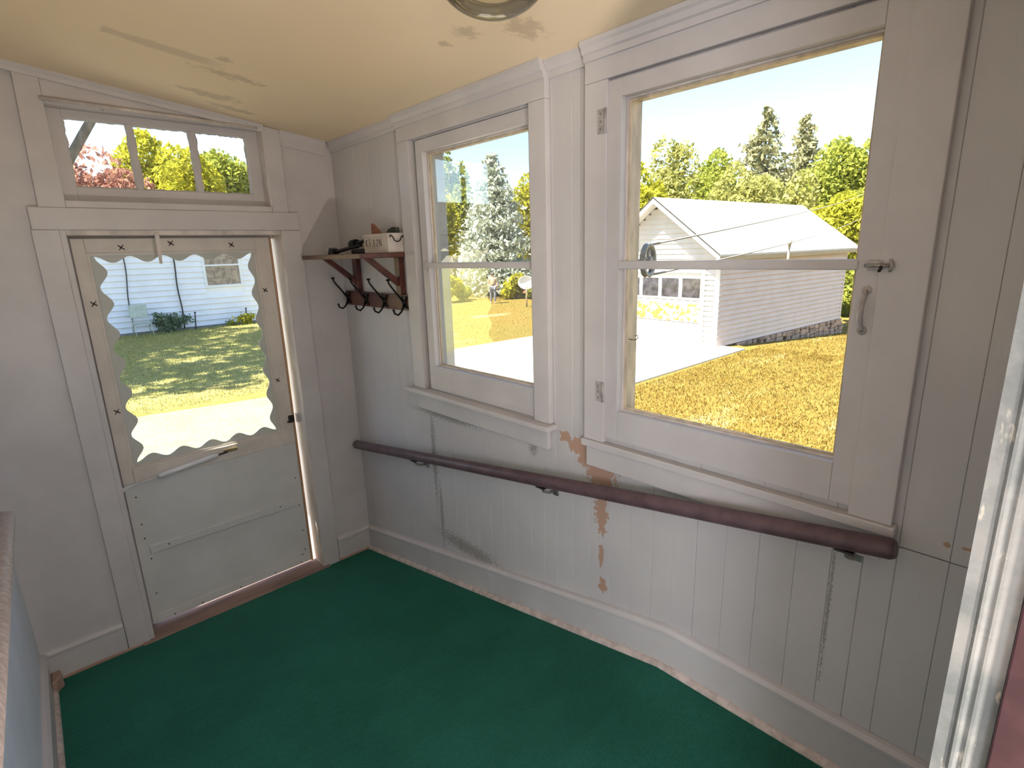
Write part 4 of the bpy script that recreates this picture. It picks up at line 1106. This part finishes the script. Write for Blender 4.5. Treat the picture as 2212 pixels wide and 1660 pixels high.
# overhead door with panes and panels
gd = MB(); gd.prism([G(.035, D0, GZ + .03), G(.035, D1, GZ + .03), G(.035, D1, DT), G(.035, D0, DT)], -gu * .02); gdo = obj('garage_door', gd, 'garage_door', ga)
for (va, vb) in ((D0 - .09, D0), (D1, D1 + .09)):
    m = MB(); m.prism([G(.02, va, GZ), G(.02, vb, GZ), G(.02, vb, DT + .08), G(.02, va, DT + .08)], -gu * .05); obj('door_trim', m, 'garage_white', ga)
m = MB(); m.prism([G(.02, D0, DT), G(.02, D1, DT), G(.02, D1, DT + .08), G(.02, D0, DT + .08)], -gu * .05); obj('door_trim', m, 'garage_white', ga)
cw = (D1 - D0) / 4
for k in range(4):
    va, vb = D0 + k * cw + .06, D0 + (k + 1) * cw - .05
    m = MB(); m.prism([G(.012, va, .60), G(.012, vb, .60), G(.012, vb, 1.08), G(.012, va, 1.08)], -gu * .004); obj('door_pane', m, 'dark_glass', gdo)
    for (za, zb) in ((.02, .46), (-.52, -.10)):
        m = MB(); m.prism([G(.014, va, za), G(.014, vb, za), G(.014, vb, zb), G(.014, va, zb)], -gu * .008); obj('door_panel', m, 'garage_door', gdo)
for zz in (.52, -.045):
    m = MB(); m.prism([G(.0145, D0, zz), G(.0145, D1, zz), G(.0145, D1, zz + .012), G(.0145, D0, zz + .012)], -gu * .003); obj('door_seam', m, 'rake', gdo)
# field stones under the side wall where the ground drops
rs = random.Random(5)
u_ = .9
while u_ < GL:
    p = G(u_, 0, 0); zg = float(ground_z(p[0], p[1]))
    if GZ + .02 - zg > .03:
        z_ = zg - .06
        while z_ < GZ + .0:
            h = min(rs.uniform(.12, .20), GZ + .015 - z_); w_ = rs.uniform(.20, .38)
            m = MB(); a_ = u_ + rs.uniform(-.05, .05); dep = rs.uniform(.0, .05)
            pts = []
            m.prism([G(a_, -.03 - dep, z_), G(a_ + w_ * .93, -.03 - dep * .6, z_ + rs.uniform(-.01, .02)), G(a_ + w_ * .96, -.02 - dep, z_ + h * .9), G(a_ + w_ * .4, -.03 - dep, z_ + h * .98), G(a_ + .01, -.03 - dep, z_ + h * .88)], gv * (.10 + dep))
            obj('stone', m, 'stone', ga, .015)
            z_ += h
    u_ += .30
m = MB(); m.prism([G(.05, .06, GZ - .7), G(GL, .06, GZ - .7), G(GL, .06, GZ + .02), G(.05, .06, GZ + .02)], gv * (2 * GHW - .1)); obj('foundation', m, 'stone', ga)

# ------------------------------------------------------------------ neighbouring house behind the storm door
HYN = 20.0
hs = tag(empty('house', (3, HYN, GZ)), 'neighbouring house with pale blue white siding across the lawn', 'house')
hx0, hx1 = -9.0, 7.4
hzb, hze = -.52, 3.3
m = MB(); m.box(hx0, hx1, HYN + .03, HYN + 7.0, GZ, hze); obj('body', m, 'house_siding', hs)
wx0, wx1 = onY(440, 560, HYN)[0], onY(519, 600, HYN)[0]
wz1, wz0 = onY(470, 543, HYN)[2] + .5, onY(480, 615, HYN)[2]
z = hzb; HC = .2
sid = [MB() for _ in range(1)]
while z < hze:
    h = min(HC, hze - z)
    segs = [(hx0, wx0 - .1), (wx1 + .1, hx1)] if (z + HC > wz0 - .1 and z < wz1 + .1) else [(hx0, hx1)]
    for (p, q) in segs:
        m = MB(); clap(m, (p, HYN + .03, 0), (q, HYN + .03, 0), z, h - .018, (0, -1, 0), .06); obj('siding_board', m, 'house_siding', hs)
    z += HC
m = MB(); m.box(hx0 + .02, hx1 - .02, HYN + .0, HYN + .06, GZ - .3, hzb - .005); obj('foundation', m, 'foundation', hs)
m = MB(); m.prism([(hx0 - .3, HYN - .35, hze - .02), (hx0 - .3, HYN + 3.5, hze + 1.0), (hx0 - .3, HYN + 7.4, hze - .02), (hx0 - .3, HYN + 7.4, hze + .08), (hx0 - .3, HYN + 3.5, hze + 1.1), (hx0 - .3, HYN - .35, hze + .08)], (hx1 - hx0 + .6, 0, 0)); obj('roof', m, 'house_roof', hs)
m = MB(); m.box(hx0 - .3, hx1 + .3, HYN - .37, HYN - .34, hze - .12, hze + .06); obj('gutter', m, 'house_trim', hs)
# window in the house
hw_ = MB()
for (a_, b_, c_, d_) in ((wx0 - .1, wx0, wz0 - .1, wz1 + .1), (wx1, wx1 + .1, wz0 - .1, wz1 + .1), (wx0, wx1, wz1, wz1 + .1), (wx0, wx1, wz0 - .1, wz0)):
    hw_.box(a_, b_, HYN - .02, HYN + .06, c_, d_)
wf = obj('window_frame', hw_, 'house_trim', hs)
zmid = wz0 + (wz1 - wz0) * .42
m = MB(); m.box(wx0, wx1, HYN - .01, HYN + .04, zmid - .03, zmid + .03); obj('sash_rail', m, 'house_trim', wf)
for (za, zb) in ((wz0, zmid - .03), (zmid + .03, wz1)):
    m = MB(); m.box(wx0, wx1, HYN + .02, HYN + .028, za, zb); obj('pane', m, 'curtain', wf)
# cables down the wall
for k, (ua, va, ub, vb) in enumerate(((267, 560, 288, 720), (373, 555, 400, 710))):
    a_, b_ = onY(ua, va, HYN - .05), onY(ub, vb, HYN - .05)
    n = 14; pts = [tuple(a_ + (b_ - a_) * t + np.array([.02 * math.sin(9 * t + k), 0, 0])) for t in np.linspace(-.3, 1, n)]
    m = MB(); m.tube(pts, .017 if k == 0 else .022, 6); obj('wall_cable', m, 'cable', hs)
# things standing along the house wall
def ground_spot(u, v): p = onZ(u, v, GZ); return p
cp = onY(308, 716, HYN - .5)
ch = tag(empty('lawn_chair', (cp[0], HYN - .5, GZ)), 'pale square backed metal chair beside the blue white house', 'chair')
cx_ = cp[0]
m = MB(); m.prism([(cx_ - .26, HYN - .44, .02), (cx_ + .26, HYN - .44, .02), (cx_ + .27, HYN - .36, .46), (cx_ - .27, HYN - .36, .46)], (0, .03, 0)); obj('backrest', m, 'chair_pale', ch, .02)
m = MB(); m.box(cx_ - .26, cx_ + .26, HYN - .90, HYN - .42, -.19, -.16); obj('seat', m, 'chair_pale', ch, .01)
for s in (-1, 1):
    m = MB(); m.tube([(cx_ + s * .24, HYN - .41, .1), (cx_ + s * .24, HYN - .46, -.2), (cx_ + s * .25, HYN - .38, GZ)], .014, 8); obj('leg', m, 'chair_pale', ch)
    m = MB(); m.tube([(cx_ + s * .24, HYN - .88, -.18), (cx_ + s * .25, HYN - .94, GZ)], .014, 8); obj('leg', m, 'chair_pale', ch)
for (u, v0, v1, lab) in ((422, 674, 712, 'thin dark garden stake left of the green shoots by the house'), (532, 665, 700, 'thin dark garden stake among the green shoots by the house')):
    a_, b_ = onY(u - 1, v0, HYN - .35), onY(u + 2, v1, HYN - .35)
    m = MB(); m.tube([(b_[0], HYN - .35, GZ - .05), (b_[0] - .01, HYN - .35, b_[2]), (a_[0], HYN - .35, a_[2])], .022, 8)
    m.tube([(a_[0] - .035, HYN - .35, a_[2] - .02), (a_[0] + .035, HYN - .35, a_[2] - .02)], .018, 6)
    tag(obj('garden_stake', m, 'cable'), lab, 'stake', 'garden stakes along the house')

# ------------------------------------------------------------------ vegetation
def quads(centres, size, rg, flat=0.0, aspect=1.0):
    k = len(centres)
    a = rg.normal(size=(k, 3)); a /= np.linalg.norm(a, axis=1, keepdims=True)
    b = rg.normal(size=(k, 3)); b -= a * (a * b).sum(1, keepdims=True); b /= np.linalg.norm(b, axis=1, keepdims=True)
    s = size * rg.uniform(.6, 1.3, (k, 1))
    a = a * s; b = b * s * .55 * aspect
    V = np.stack([centres - a, centres - a * .1 + b, centres + a, centres - a * .1 - b], 1).reshape(-1, 3)
    return V, np.arange(4 * k).reshape(-1, 4)
def tree(name, label, base, height, rad, mat, seed, n=5000, leaf=.22, crown0=.25, lumps=14, cat='tree', group=None, trunk_r=None, squash=1.0):
    rg = np.random.default_rng(seed)
    base = np.array(base, float)
    t = tag(empty(name, tuple(base)), label, cat, group)
    ch_ = height * (1 - crown0); cc = base + np.array([0, 0, height * crown0 + ch_ / 2])
    # lumps inside an ellipsoid
    L_ = []
    for i in range(lumps):
        v = rg.normal(size=3); v /= np.linalg.norm(v); q = rg.uniform(.25, .72)
        L_.append((cc + v * q * np.array([rad, rad, ch_ / 2]), rg.uniform(.32, .5)))
    cs = []
    per = n // lumps
    for c, s in L_:
        v = rg.normal(size=(per, 3)); v /= np.linalg.norm(v, axis=1, keepdims=True)
        q = rg.uniform(0.55, 1.0, (per, 1)) ** .5
        cs.append(c + v * q * s * np.array([rad, rad, ch_ / 2 * squash]))
    V, Fq = quads(np.concatenate(cs), leaf, rg)
    o = obj('foliage', raw_mesh('foliage', V, Fq, mat), mat, t); o['kind'] = 'stuff'
    tr = trunk_r or max(.05, height * .018)
    m = MB(); m.tube([base - np.array([0, 0, .2]), base + np.array([.02 * height * .3, 0, height * .3]), base + np.array([0, .01 * height, height * .75])], [tr * 1.3, tr, tr * .4], 8)
    obj('trunk', m, 'bark', t)
    for i in range(5):
        c = L_[i][0]; s0 = base + np.array([0, 0, height * rg.uniform(crown0 * .9, .55)])
        m = MB(); m.tube([s0, (s0 + c) / 2 + np.array([0, 0, -.03 * height]), c], [tr * .45, tr * .32, tr * .12], 6); obj('branch', m, 'bark', t)
    return t
def conifer(name, label, base, height, rad, mat, seed, whorls=22, perw=9, leaf=.20, lean=(0, 0), sparse=1.0, group=None, npb=26, start=.05, droop=.18):
    rg = np.random.default_rng(seed); base = np.array(base, float)
    t = tag(empty(name, tuple(base)), label, 'tree', group)
    top = base + np.array([lean[0], lean[1], height])
    m = MB(); m.tube([base - np.array([0, 0, .2]), base + (top - base) * .5, top], [height * .022, height * .012, height * .002], 8); obj('trunk', m, 'bark', t)
    cs = []; br = MB()
    for i in range(whorls):
        f_ = start + (1 - start) * (i / whorls) ** .95
        r_ = rad * (1 - f_) ** .85 * rg.uniform(.75, 1.1) + .12
        for k in range(perw):
            if rg.random() > sparse + (1 - f_) * (1 - sparse): continue
            th = rg.uniform(0, 2 * PI); rr = r_ * rg.uniform(.7, 1.1)
            s0 = base + (top - base) * (f_ + rg.uniform(-.015, .015))
            e0 = s0 + np.array([math.cos(th) * rr, math.sin(th) * rr, rr * (.25 * f_ - droop)])
            if i % 2 == 0 and k % 2 == 0: br.tube([s0, e0], [height * .0035, height * .001], 4, False)
            nb = max(5, int(npb * rr / rad))
            u = rg.uniform(.15, 1.0, (nb, 1)) ** .7
            w = (1 - np.abs(u - .55)) * rr * .20
            cs.append(s0 + (e0 - s0) * u + rg.normal(size=(nb, 3)) * w * np.array([1, 1, .35]) - np.array([0, 0, 1]) * w * .3)
    V, Fq = quads(np.concatenate(cs), leaf, rg, aspect=.8)
    o = obj('foliage', raw_mesh('foliage', V, Fq, mat), mat, t); o['kind'] = 'stuff'
    if br.v: obj('branches', br, 'bark', t)
    return t
def spot(u, dist):
    p = at_dist(u, 600, dist); return (float(p[0]), float(p[1]), float(ground_z(p[0], p[1])))
def hgt(u, v, dist): return float(at_dist(u, v, dist)[2]) - spot(u, dist)[2]
TG = 'trees beyond the garage'
tree('broadleaf_tree', 'bright green tree edge at the far left above the garage gable', spot(1372, 24), hgt(1372, 335, 24), 1.3, 'leaf_green', 11, 4000, .15, .2, group=TG)
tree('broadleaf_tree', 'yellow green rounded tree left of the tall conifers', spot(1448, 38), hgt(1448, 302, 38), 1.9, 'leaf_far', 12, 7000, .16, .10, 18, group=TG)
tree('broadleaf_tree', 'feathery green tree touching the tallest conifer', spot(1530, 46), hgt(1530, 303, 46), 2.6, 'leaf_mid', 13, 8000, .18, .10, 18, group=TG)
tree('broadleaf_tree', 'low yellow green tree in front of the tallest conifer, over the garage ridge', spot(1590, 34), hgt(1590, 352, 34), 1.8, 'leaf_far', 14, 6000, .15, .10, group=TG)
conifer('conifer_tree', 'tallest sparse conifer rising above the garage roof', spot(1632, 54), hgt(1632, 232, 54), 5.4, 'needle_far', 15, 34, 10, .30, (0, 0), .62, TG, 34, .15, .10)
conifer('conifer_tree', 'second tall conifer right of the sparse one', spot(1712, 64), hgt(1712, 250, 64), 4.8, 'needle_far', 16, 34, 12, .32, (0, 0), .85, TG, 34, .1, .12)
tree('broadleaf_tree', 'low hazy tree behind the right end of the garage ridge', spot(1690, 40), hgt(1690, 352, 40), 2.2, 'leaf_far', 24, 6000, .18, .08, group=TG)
tree('broadleaf_tree', 'large round dome shaped green tree right of the conifers', spot(1798, 50), hgt(1798, 284, 50), 3.3, 'leaf_mid', 17, 14000, .20, .05, 26, group=TG)
tree('broadleaf_tree', 'bright yellow green tree behind the garage eave', spot(1808, 26), hgt(1808, 405, 26), 1.5, 'leaf_green', 18, 5000, .14, .1, group=TG)
tree('broadleaf_tree', 'yellow green tree at the right edge of the wide window', spot(1890, 29), hgt(1890, 420, 29), 1.8, 'leaf_green', 19, 5000, .15, .05, group=TG)
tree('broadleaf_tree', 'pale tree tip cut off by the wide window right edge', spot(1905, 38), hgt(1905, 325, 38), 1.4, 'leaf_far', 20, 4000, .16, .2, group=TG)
tree('broadleaf_tree', 'leafy shrub showing right of the garage far corner', spot(1856, 23), hgt(1856, 555, 23), .8, 'leaf_mid', 21, 2600, .10, .05, lumps=8, group=TG)
# trees beyond the first window
TS = 'trees beyond the narrower window'
conifer('spruce_tree', 'silvery blue spruce filling the narrower window', spot(1072, 31.5), hgt(1072, 328, 31.5), 3.1, 'needle_blue', 31, 32, 16, .15, (0, 0), 1.0, TS, 44, .14, .22)
tree('broadleaf_tree', 'tall dark green tree left behind the spruce', spot(985, 44), hgt(985, 285, 44), 1.9, 'leaf_mid', 32, 5000, .18, .1, group=TS)
tree('broadleaf_tree', 'bright yellow green tree left of the spruce', spot(955, 34), hgt(955, 395, 34), 1.7, 'leaf_green', 33, 4500, .15, .1, group=TS)
tree('broadleaf_tree', 'bright yellow green tree right of the spruce', spot(1152, 37), hgt(1152, 360, 37), 1.6, 'leaf_green', 34, 4500, .15, .08, group=TS)
HG = 'hedge bushes at the far lawn edge'
for i, (u, dd, top, rr, lab) in enumerate(((968, 28.0, 585, 1.0, 'leafy hedge bush at the left end of the far lawn'), (1000, 29.0, 605, .6, 'leafy hedge bush in front of the pink shed'), (1112, 29, 592, .9, 'leafy hedge bush under the spruce right side'), (1162, 28, 590, 1.0, 'leafy hedge bush behind the white dish'))):
    tree('hedge_bush', lab, spot(u, dd), hgt(u, top, dd), rr, 'leaf_mid' if i % 2 else 'leaf_green', 40 + i, 2200, .12, .0, lumps=8, cat='bush', group=HG)
# trees seen through the transom
TT = 'trees beyond the neighbouring house'
tree('copper_tree', 'copper red leaved tree behind the neighbouring house', spot(212, 44), hgt(212, 305, 44), 4.6, 'leaf_red', 51, 16000, .19, .20, 36, group=TT)
tree('broadleaf_tree', 'tall bright green tree in the middle transom pane', spot(365, 52), hgt(365, 262, 52), 3.0, 'leaf_green', 52, 12000, .20, .15, 24, group=TT)
tree('broadleaf_tree', 'bright green tree spanning into the right transom pane', spot(440, 40), hgt(440, 305, 40), 2.4, 'leaf_green', 53, 9000, .17, .2, 20, group=TT)
tree('broadleaf_tree', 'olive green tree at the right of the transom', spot(525, 47), hgt(525, 288, 47), 2.8, 'leaf_mid', 54, 9000, .18, .2, 20, group=TT)
# big shade tree: leaning trunk crosses the first transom pane, its crown shades the side lawn
sh = tag(empty('shade_tree', (-3.6, 13.0, GZ)), 'leaning grey trunk of a big shade tree in the first transom pane', 'tree')
pa, pb = at_dist(140, 362, 17.0), at_dist(222, 215, 17.0)
dirv = (pb - pa)
m = MB(); m.tube([(-3.6, 13.0, GZ - .2), (-3.3, 13.1, 2.5), tuple(pa - dirv * .6), tuple(pa), tuple(pb), tuple(pb + dirv * 1.2)], [.26, .20, .14, .105, .095, .08], 12); obj('trunk', m, 'bark', sh)
rg = np.random.default_rng(77)
cs = []
tip = pb + dirv * 1.2
for i in range(26):
    c = np.array([rg.uniform(-9.5, 1.2), rg.uniform(10.5, 20.5), rg.uniform(9.6, 13.0)])
    v = rg.normal(size=(330, 3)); v /= np.linalg.norm(v, axis=1, keepdims=True)
    cs.append(c + v * rg.uniform(.3, 1, (330, 1)) ** .5 * np.array([2.0, 2.0, 1.0]))
    if i < 9:
        mm = MB(); mm.tube([tip - dirv * .3 * rg.random(), (tip + c) / 2 + np.array([0, 0, .4]), c], [.10, .07, .03], 6); obj('branch', mm, 'bark', sh)
Vq, Fq = quads(np.concatenate(cs), .26, rg)
o = obj('foliage', raw_mesh('foliage', Vq, Fq, 'leaf_mid'), 'leaf_mid', sh); o['kind'] = 'stuff'

# small plants along the neighbouring house
def shrub(name, label, u, v, h, r_, mat, seed, n=500, leaf=.05, yoff=.45):
    p = onY(u, v, HYN - yoff); rg = np.random.default_rng(seed)
    b0 = np.array([p[0], HYN - yoff, GZ]); t = tag(empty(name, tuple(b0)), label, 'plant')
    k = 14; st = MB(); cs = []
    for i in range(k):
        e_ = b0 + np.array([rg.normal() * r_ * .6, rg.normal() * r_ * .4, h * rg.uniform(.55, 1.0)])
        st.tube([b0, (b0 + e_) / 2 + np.array([0, 0, .06 * h]), e_], [.012, .009, .004], 5)
        tt = rg.uniform(.3, 1, (n // k, 1)); cs.append(b0 + (e_ - b0) * tt + rg.normal(size=(n // k, 3)) * r_ * .16)
    V, Fq = quads(np.concatenate(cs), leaf, rg); o = obj('foliage', raw_mesh('foliage', V, Fq, mat), mat, t); o['kind'] = 'stuff'
    obj('stems', st, 'bark', t)
shrub('garden_shrub', 'round grey green bush against the neighbouring house wall', 366, 715, .72, .42, 'bush', 61, 1200, .07)
shrub('garden_plant', 'low bright green shoots right end of the house wall', 534, 700, .42, .34, 'leaf_green', 62, 420, .06)
shrub('garden_plant', 'small green shoots between the two stakes', 502, 702, .22, .20, 'leaf_mid', 63, 200, .05)

# ------------------------------------------------------------------ far lawn things
# pink shed behind the hedge
sp = spot(1036, 36.0); pL, pR = at_dist(998, 600, 36.0), at_dist(1074, 600, 36.0)
zt = float(at_dist(1036, 602, 36.0)[2])
sd = tag(empty('shed', sp), 'low faded pink board shed behind the far hedge', 'shed')
dv2 = (pR - pL); dv2[2] = 0; Ls = float(np.linalg.norm(dv2)); dv2 /= Ls; nv = np.array([-dv2[1], dv2[0], 0]); 
if nv @ np.array([.6, .8, 0]) < 0: nv = -nv
nb = 9
for k in range(nb):
    a_ = np.array([pL[0], pL[1], 0]) + dv2 * Ls * k / nb; b_ = a_ + dv2 * (Ls / nb - .02)
    m = MB(); m.prism([(a_[0], a_[1], sp[2]), (b_[0], b_[1], sp[2]), (b_[0], b_[1], zt), (a_[0], a_[1], zt)], nv * .04); obj('board', m, 'fence_pink', sd)
a_ = np.array([pL[0], pL[1], 0]); b_ = a_ + dv2 * Ls
m = MB(); m.prism([tuple(a_ + nv * .05 + [0, 0, sp[2]]), tuple(b_ + nv * .05 + [0, 0, sp[2]]), tuple(b_ + nv * 1.5 + [0, 0, sp[2]]), tuple(a_ + nv * 1.5 + [0, 0, sp[2]])], (0, 0, zt - sp[2] - .02)); obj('body', m, 'fence_pink', sd)
m = MB(); m.prism([tuple(a_ - dv2 * .1 - nv * .15 + [0, 0, zt]), tuple(b_ + dv2 * .1 - nv * .15 + [0, 0, zt]), tuple(b_ + dv2 * .1 + nv * 1.6 + [0, 0, zt + .12]), tuple(a_ - dv2 * .1 + nv * 1.6 + [0, 0, zt + .12])], (0, 0, .05)); obj('roof', m, 'fence_pink', sd)
# white building corner left of the spruce
pw = spot(955, 38); wb = tag(empty('outbuilding', pw), 'white outbuilding glimpsed left of the spruce', 'building')
q = at_dist(985, 600, 38); zt = float(at_dist(975, 503, 38)[2])
m = MB(); m.box(pw[0] - 3, q[0], pw[1] - .2, pw[1] + 4, GZ - .2, zt - .6); obj('wall', m, 'garage_white', wb)
m = MB(); m.prism([(pw[0] - 3.3, pw[1] - .6, zt - .6), (pw[0] - 3.3, pw[1] + 2, zt + .2), (pw[0] - 3.3, pw[1] + 4.6, zt - .6)], (q[0] - pw[0] + 3.6, 0, 0)); obj('roof', m, 'garage_roof', wb)
# distant roof between the trees at the right
pd = spot(1842, 78); q = at_dist(1838, 398, 78); dh = tag(empty('distant_house', pd), 'distant house with faded pinkish roof among the trees at right', 'house')
m = MB(); m.box(q[0] - 2, q[0] + 5, q[1] - 3, q[1] + 3, GZ - 1, q[2] - .7); obj('wall', m, 'ext_white', dh)
m = MB(); m.prism([(q[0] - 2.4, q[1] - 3.4, q[2] - .7), (q[0] + 1.5, q[1] - 3.4, q[2] + .9), (q[0] + 5.4, q[1] - 3.4, q[2] - .7)], (0, 6.8, 0)); obj('roof', m, 'fence_pink', dh)
# white dish on a post
pq = onZ(1138, 664, GZ); dist_ = float(np.hypot(pq[0] - CAM[0], pq[1] - CAM[1]))
pc = at_dist(1131, 611, dist_)
ds = tag(empty('satellite_dish', (pq[0], pq[1], GZ)), 'white oval dish on a thin post at the far lawn edge', 'dish')
m = MB(); m.tube([(pq[0], pq[1], GZ - .1), (pq[0], pq[1], pc[2] - .12)], .035, 8); obj('post', m, 'fascia_side', ds)
back = Vector((pc[0] - CAM[0], pc[1] - CAM[1], 0)).normalized()
side = Vector((-back.y, back.x, 0))
m = MB(); m.lathe([(.0005, .07), (.16, .055), (.28, .02), (.36, -.03), (.37, -.03), (.29, .035), (.16, .075), (.0005, .09)], (0, 0, 0), 24, 'y')
def place(x, y, z): p = Vector((pq[0], pq[1], pc[2])) + side * -x + back * y + Vector((0, 0, z * .8 - y * .2)); return (p.x, p.y, p.z)
m.xform(place); obj('dish', m, 'house_trim', ds)
m = MB(); m.prism([(pq[0] - .10, pq[1], pc[2] - .45), (pq[0] + .10, pq[1], pc[2] - .45), (pq[0], pq[1], pc[2] - .28)], (0, .15, 0)); obj('post_cap', m, 'handle_wood', ds)

# person standing before the hedge
pf = onZ(1066, 656, GZ); dist_ = float(np.hypot(pf[0] - CAM[0], pf[1] - CAM[1])); ht = float(at_dist(1066, 589, dist_)[2]) - GZ
pe = tag(empty('person', (pf[0], pf[1], GZ)), 'person in pale tan top and grey trousers standing before the far hedge', 'person')
s_ = ht / 1.70
def skin(name, verts, edges, radii, mat, parent, sub=2):
    me = bpy.data.meshes.new(name); me.from_pydata([tuple(v) for v in verts], edges, []); me.materials.append(M[mat])
    o = bpy.data.objects.new(name, me); link(o, parent)
    sk = o.modifiers.new('skin', 'SKIN'); sk.use_smooth_shade = True
    for i, rr in enumerate(radii): me.skin_vertices[0].data[i].radius = (rr, rr) if not isinstance(rr, tuple) else rr
    me.skin_vertices[0].data[0].use_root = True
    ss = o.modifiers.new('sub', 'SUBSURF'); ss.levels = sub; ss.render_levels = sub
    return o
def PP(x, y, z): 
    p = Vector((pf[0], pf[1], GZ)) - side * x * s_ - back * y * s_ + Vector((0, 0, z * s_)); return (p.x, p.y, p.z)
bodyv = [(0, 0, .92), (0, 0, 1.12), (0, 0, 1.36), (0, .0, 1.46), (0, .02, 1.56), (0, .02, 1.66),
         (.10, 0, .88), (.11, .03, .48), (.11, 0, .06), (.11, .14, .03), (-.10, 0, .88), (-.11, -.03, .48), (-.12, -.06, .06), (-.12, .08, .03),
         (.19, 0, 1.40), (.24, -.02, 1.12), (.23, .08, .90), (.22, .12, .82), (-.19, 0, 1.40), (-.25, .02, 1.12), (-.24, .10, .90), (-.23, .14, .82)]
bodye = [(0, 1), (1, 2), (2, 3), (3, 4), (4, 5), (0, 6), (6, 7), (7, 8), (8, 9), (0, 10), (10, 11), (11, 12), (12, 13), (2, 14), (14, 15), (15, 16), (16, 17), (2, 18), (18, 19), (19, 20), (20, 21)]
rad_ = [.14, .13, .15, .055, .085, .075, .09, .06, .04, .035, .09, .06, .04, .035, .06, .045, .033, .03, .06, .045, .033, .03]
skin('body', [PP(*v) for v in bodyv], bodye, [r_ * s_ for r_ in rad_], 'skin', pe)
skin('trousers', [PP(*v) for v in [bodyv[0], bodyv[6], bodyv[7], (.11, 0, .12), bodyv[10], bodyv[11], (-.12, -.055, .12)]], [(0, 1), (1, 2), (2, 3), (0, 4), (4, 5), (5, 6)], [x * s_ for x in (.155, .105, .078, .06, .105, .078, .06)], 'trousers', pe)
skin('shirt', [PP(*v) for v in [(0, 0, .98), bodyv[1], bodyv[2], (0, 0, 1.41), bodyv[14], (.235, -.015, 1.15), bodyv[18], (-.245, .015, 1.15)]], [(0, 1), (1, 2), (2, 3), (2, 4), (4, 5), (2, 6), (6, 7)], [x * s_ for x in (.165, .155, .165, .07, .075, .06, .075, .06)], 'shirt', pe)
m = MB(); m.lathe([(.0005, .115), (.07, .095), (.095, .04), (.095, -.02), (.085, -.05)], PP(0, -.005, 1.61), 14); obj('hair', m, 'bark', pe)

# ------------------------------------------------------------------ clothesline on its pulley outside the wide window
pcx = onX(1400, 563, .50)
far = at_dist(1895, 404, 22.0); far2 = at_dist(1897, 446, 22.0)
ld_ = Vector((far[0] - pcx[0], far[1] - pcx[1], 0)).normalized(); ln_ = Vector((-ld_.y, ld_.x, 0))
py = tag(empty('clothesline_pulley', (.5, pcx[1], pcx[2])), 'weathered spoked pulley wheel hanging outside the wide window', 'pulley')
PR = .066
wh = MB(); n = 36
V = []; F = []
prof = [(-.012, PR), (-.010, PR + .004), (-.003, PR - .006), (.003, PR - .006), (.010, PR + .004), (.012, PR), (.009, PR - .014), (-.009, PR - .014)]
for i in range(n):
    th = 2 * PI * i / n
    for (t_, r_) in prof:
        p = Vector((pcx[0], pcx[1], pcx[2])) + ln_ * t_ + ld_ * (r_ * math.cos(th)) + Vector((0, 0, r_ * math.sin(th))); V.append(tuple(p))
k_ = len(prof)
for i in range(n):
    for k in range(k_): F.append((i * k_ + k, i * k_ + (k + 1) % k_, ((i + 1) % n) * k_ + (k + 1) % k_, ((i + 1) % n) * k_ + k))
wh.add(V, F, True); obj('wheel', wh, 'pulley', py)
for k in range(5):
    th = 2 * PI * k / 5 + .3; c_ = Vector((pcx[0], pcx[1], pcx[2])); e_ = c_ + ld_ * ((PR - .012) * math.cos(th)) + Vector((0, 0, (PR - .012) * math.sin(th)))
    m = MB(); m.tube([tuple(c_), tuple(e_)], [.009, .006], 8); obj('spoke', m, 'pulley', py)
m = MB(); m.tube([tuple(Vector(pcx) - ln_ * .016), tuple(Vector(pcx) + ln_ * .016)], .012, 12); obj('hub', m, 'pulley', py)
m = MB(); m.tube([tuple(Vector(pcx) - ld_ * .02 + ln_ * .016), tuple(Vector(pcx) - ld_ * .10 + ln_ * .008), tuple(Vector(pcx) - ld_ * .12), (.141, pcx[1] - .09, pcx[2] + .01)], .006, 8); obj('bracket', m, 'pulley', py)
def line(name, a, b, sag, r_, mat='line', n=24):
    a, b = np.array(a, float), np.array(b, float)
    pts = [a + (b - a) * t - np.array([0, 0, sag * 4 * t * (1 - t)]) for t in np.linspace(0, 1, n)]
    m = MB(); m.tube(pts, r_, 6); return m, pts
topp = Vector(pcx) + Vector((0, 0, PR - .004)); botp = Vector(pcx) - Vector((0, 0, PR - .004))
m, p1 = line('upper', topp, far, .10, .0045)
tag(obj('clothesline', m, 'line'), 'upper run of the clothesline stretching from the pulley to the trees', 'clothesline', 'clothesline runs')
m, p2 = line('lower', botp, far2, .16, .0045)
tag(obj('clothesline', m, 'line'), 'lower run of the clothesline with a knotted rag on it', 'clothesline', 'clothesline runs')
# rag knotted on the lower line
best = None
for t_ in np.linspace(0, 1, 400):
    i = min(int(t_ * 23), 22); q = np.array(p2[i]) + (np.array(p2[i + 1]) - np.array(p2[i])) * (t_ * 23 - i)
    c3 = RM @ (q - CAM); u_ = c3[0] / c3[2] * F_PX + 1106
    if best is None or abs(u_ - 1706) < best[0]: best = (abs(u_ - 1706), q)
q = best[1]
rgm = MB(); rgm.tube([q + [-.03, 0, -.02], q + [0, 0, .025], q + [.045, .03, .02]], [.012, .02, .012], 8); rgm.tube([q, q + [.01, .01, -.07], q + [-.015, 0, -.13], q + [.0, .01, -.20]], [.014, .010, .012, .006], 8)
tag(obj('rag', rgm, 'shirt'), 'small knotted rag hanging from the lower clothesline', 'rag')
pole = far
m = MB(); m.tube([(far[0] + .1, far[1], -1.4), (far[0] + .1, far[1], far[2] + .4)], [.10, .07], 10)
tag(obj('clothesline_pole', m, 'bark'), 'grey wooden pole holding the far end of the clothesline', 'pole')
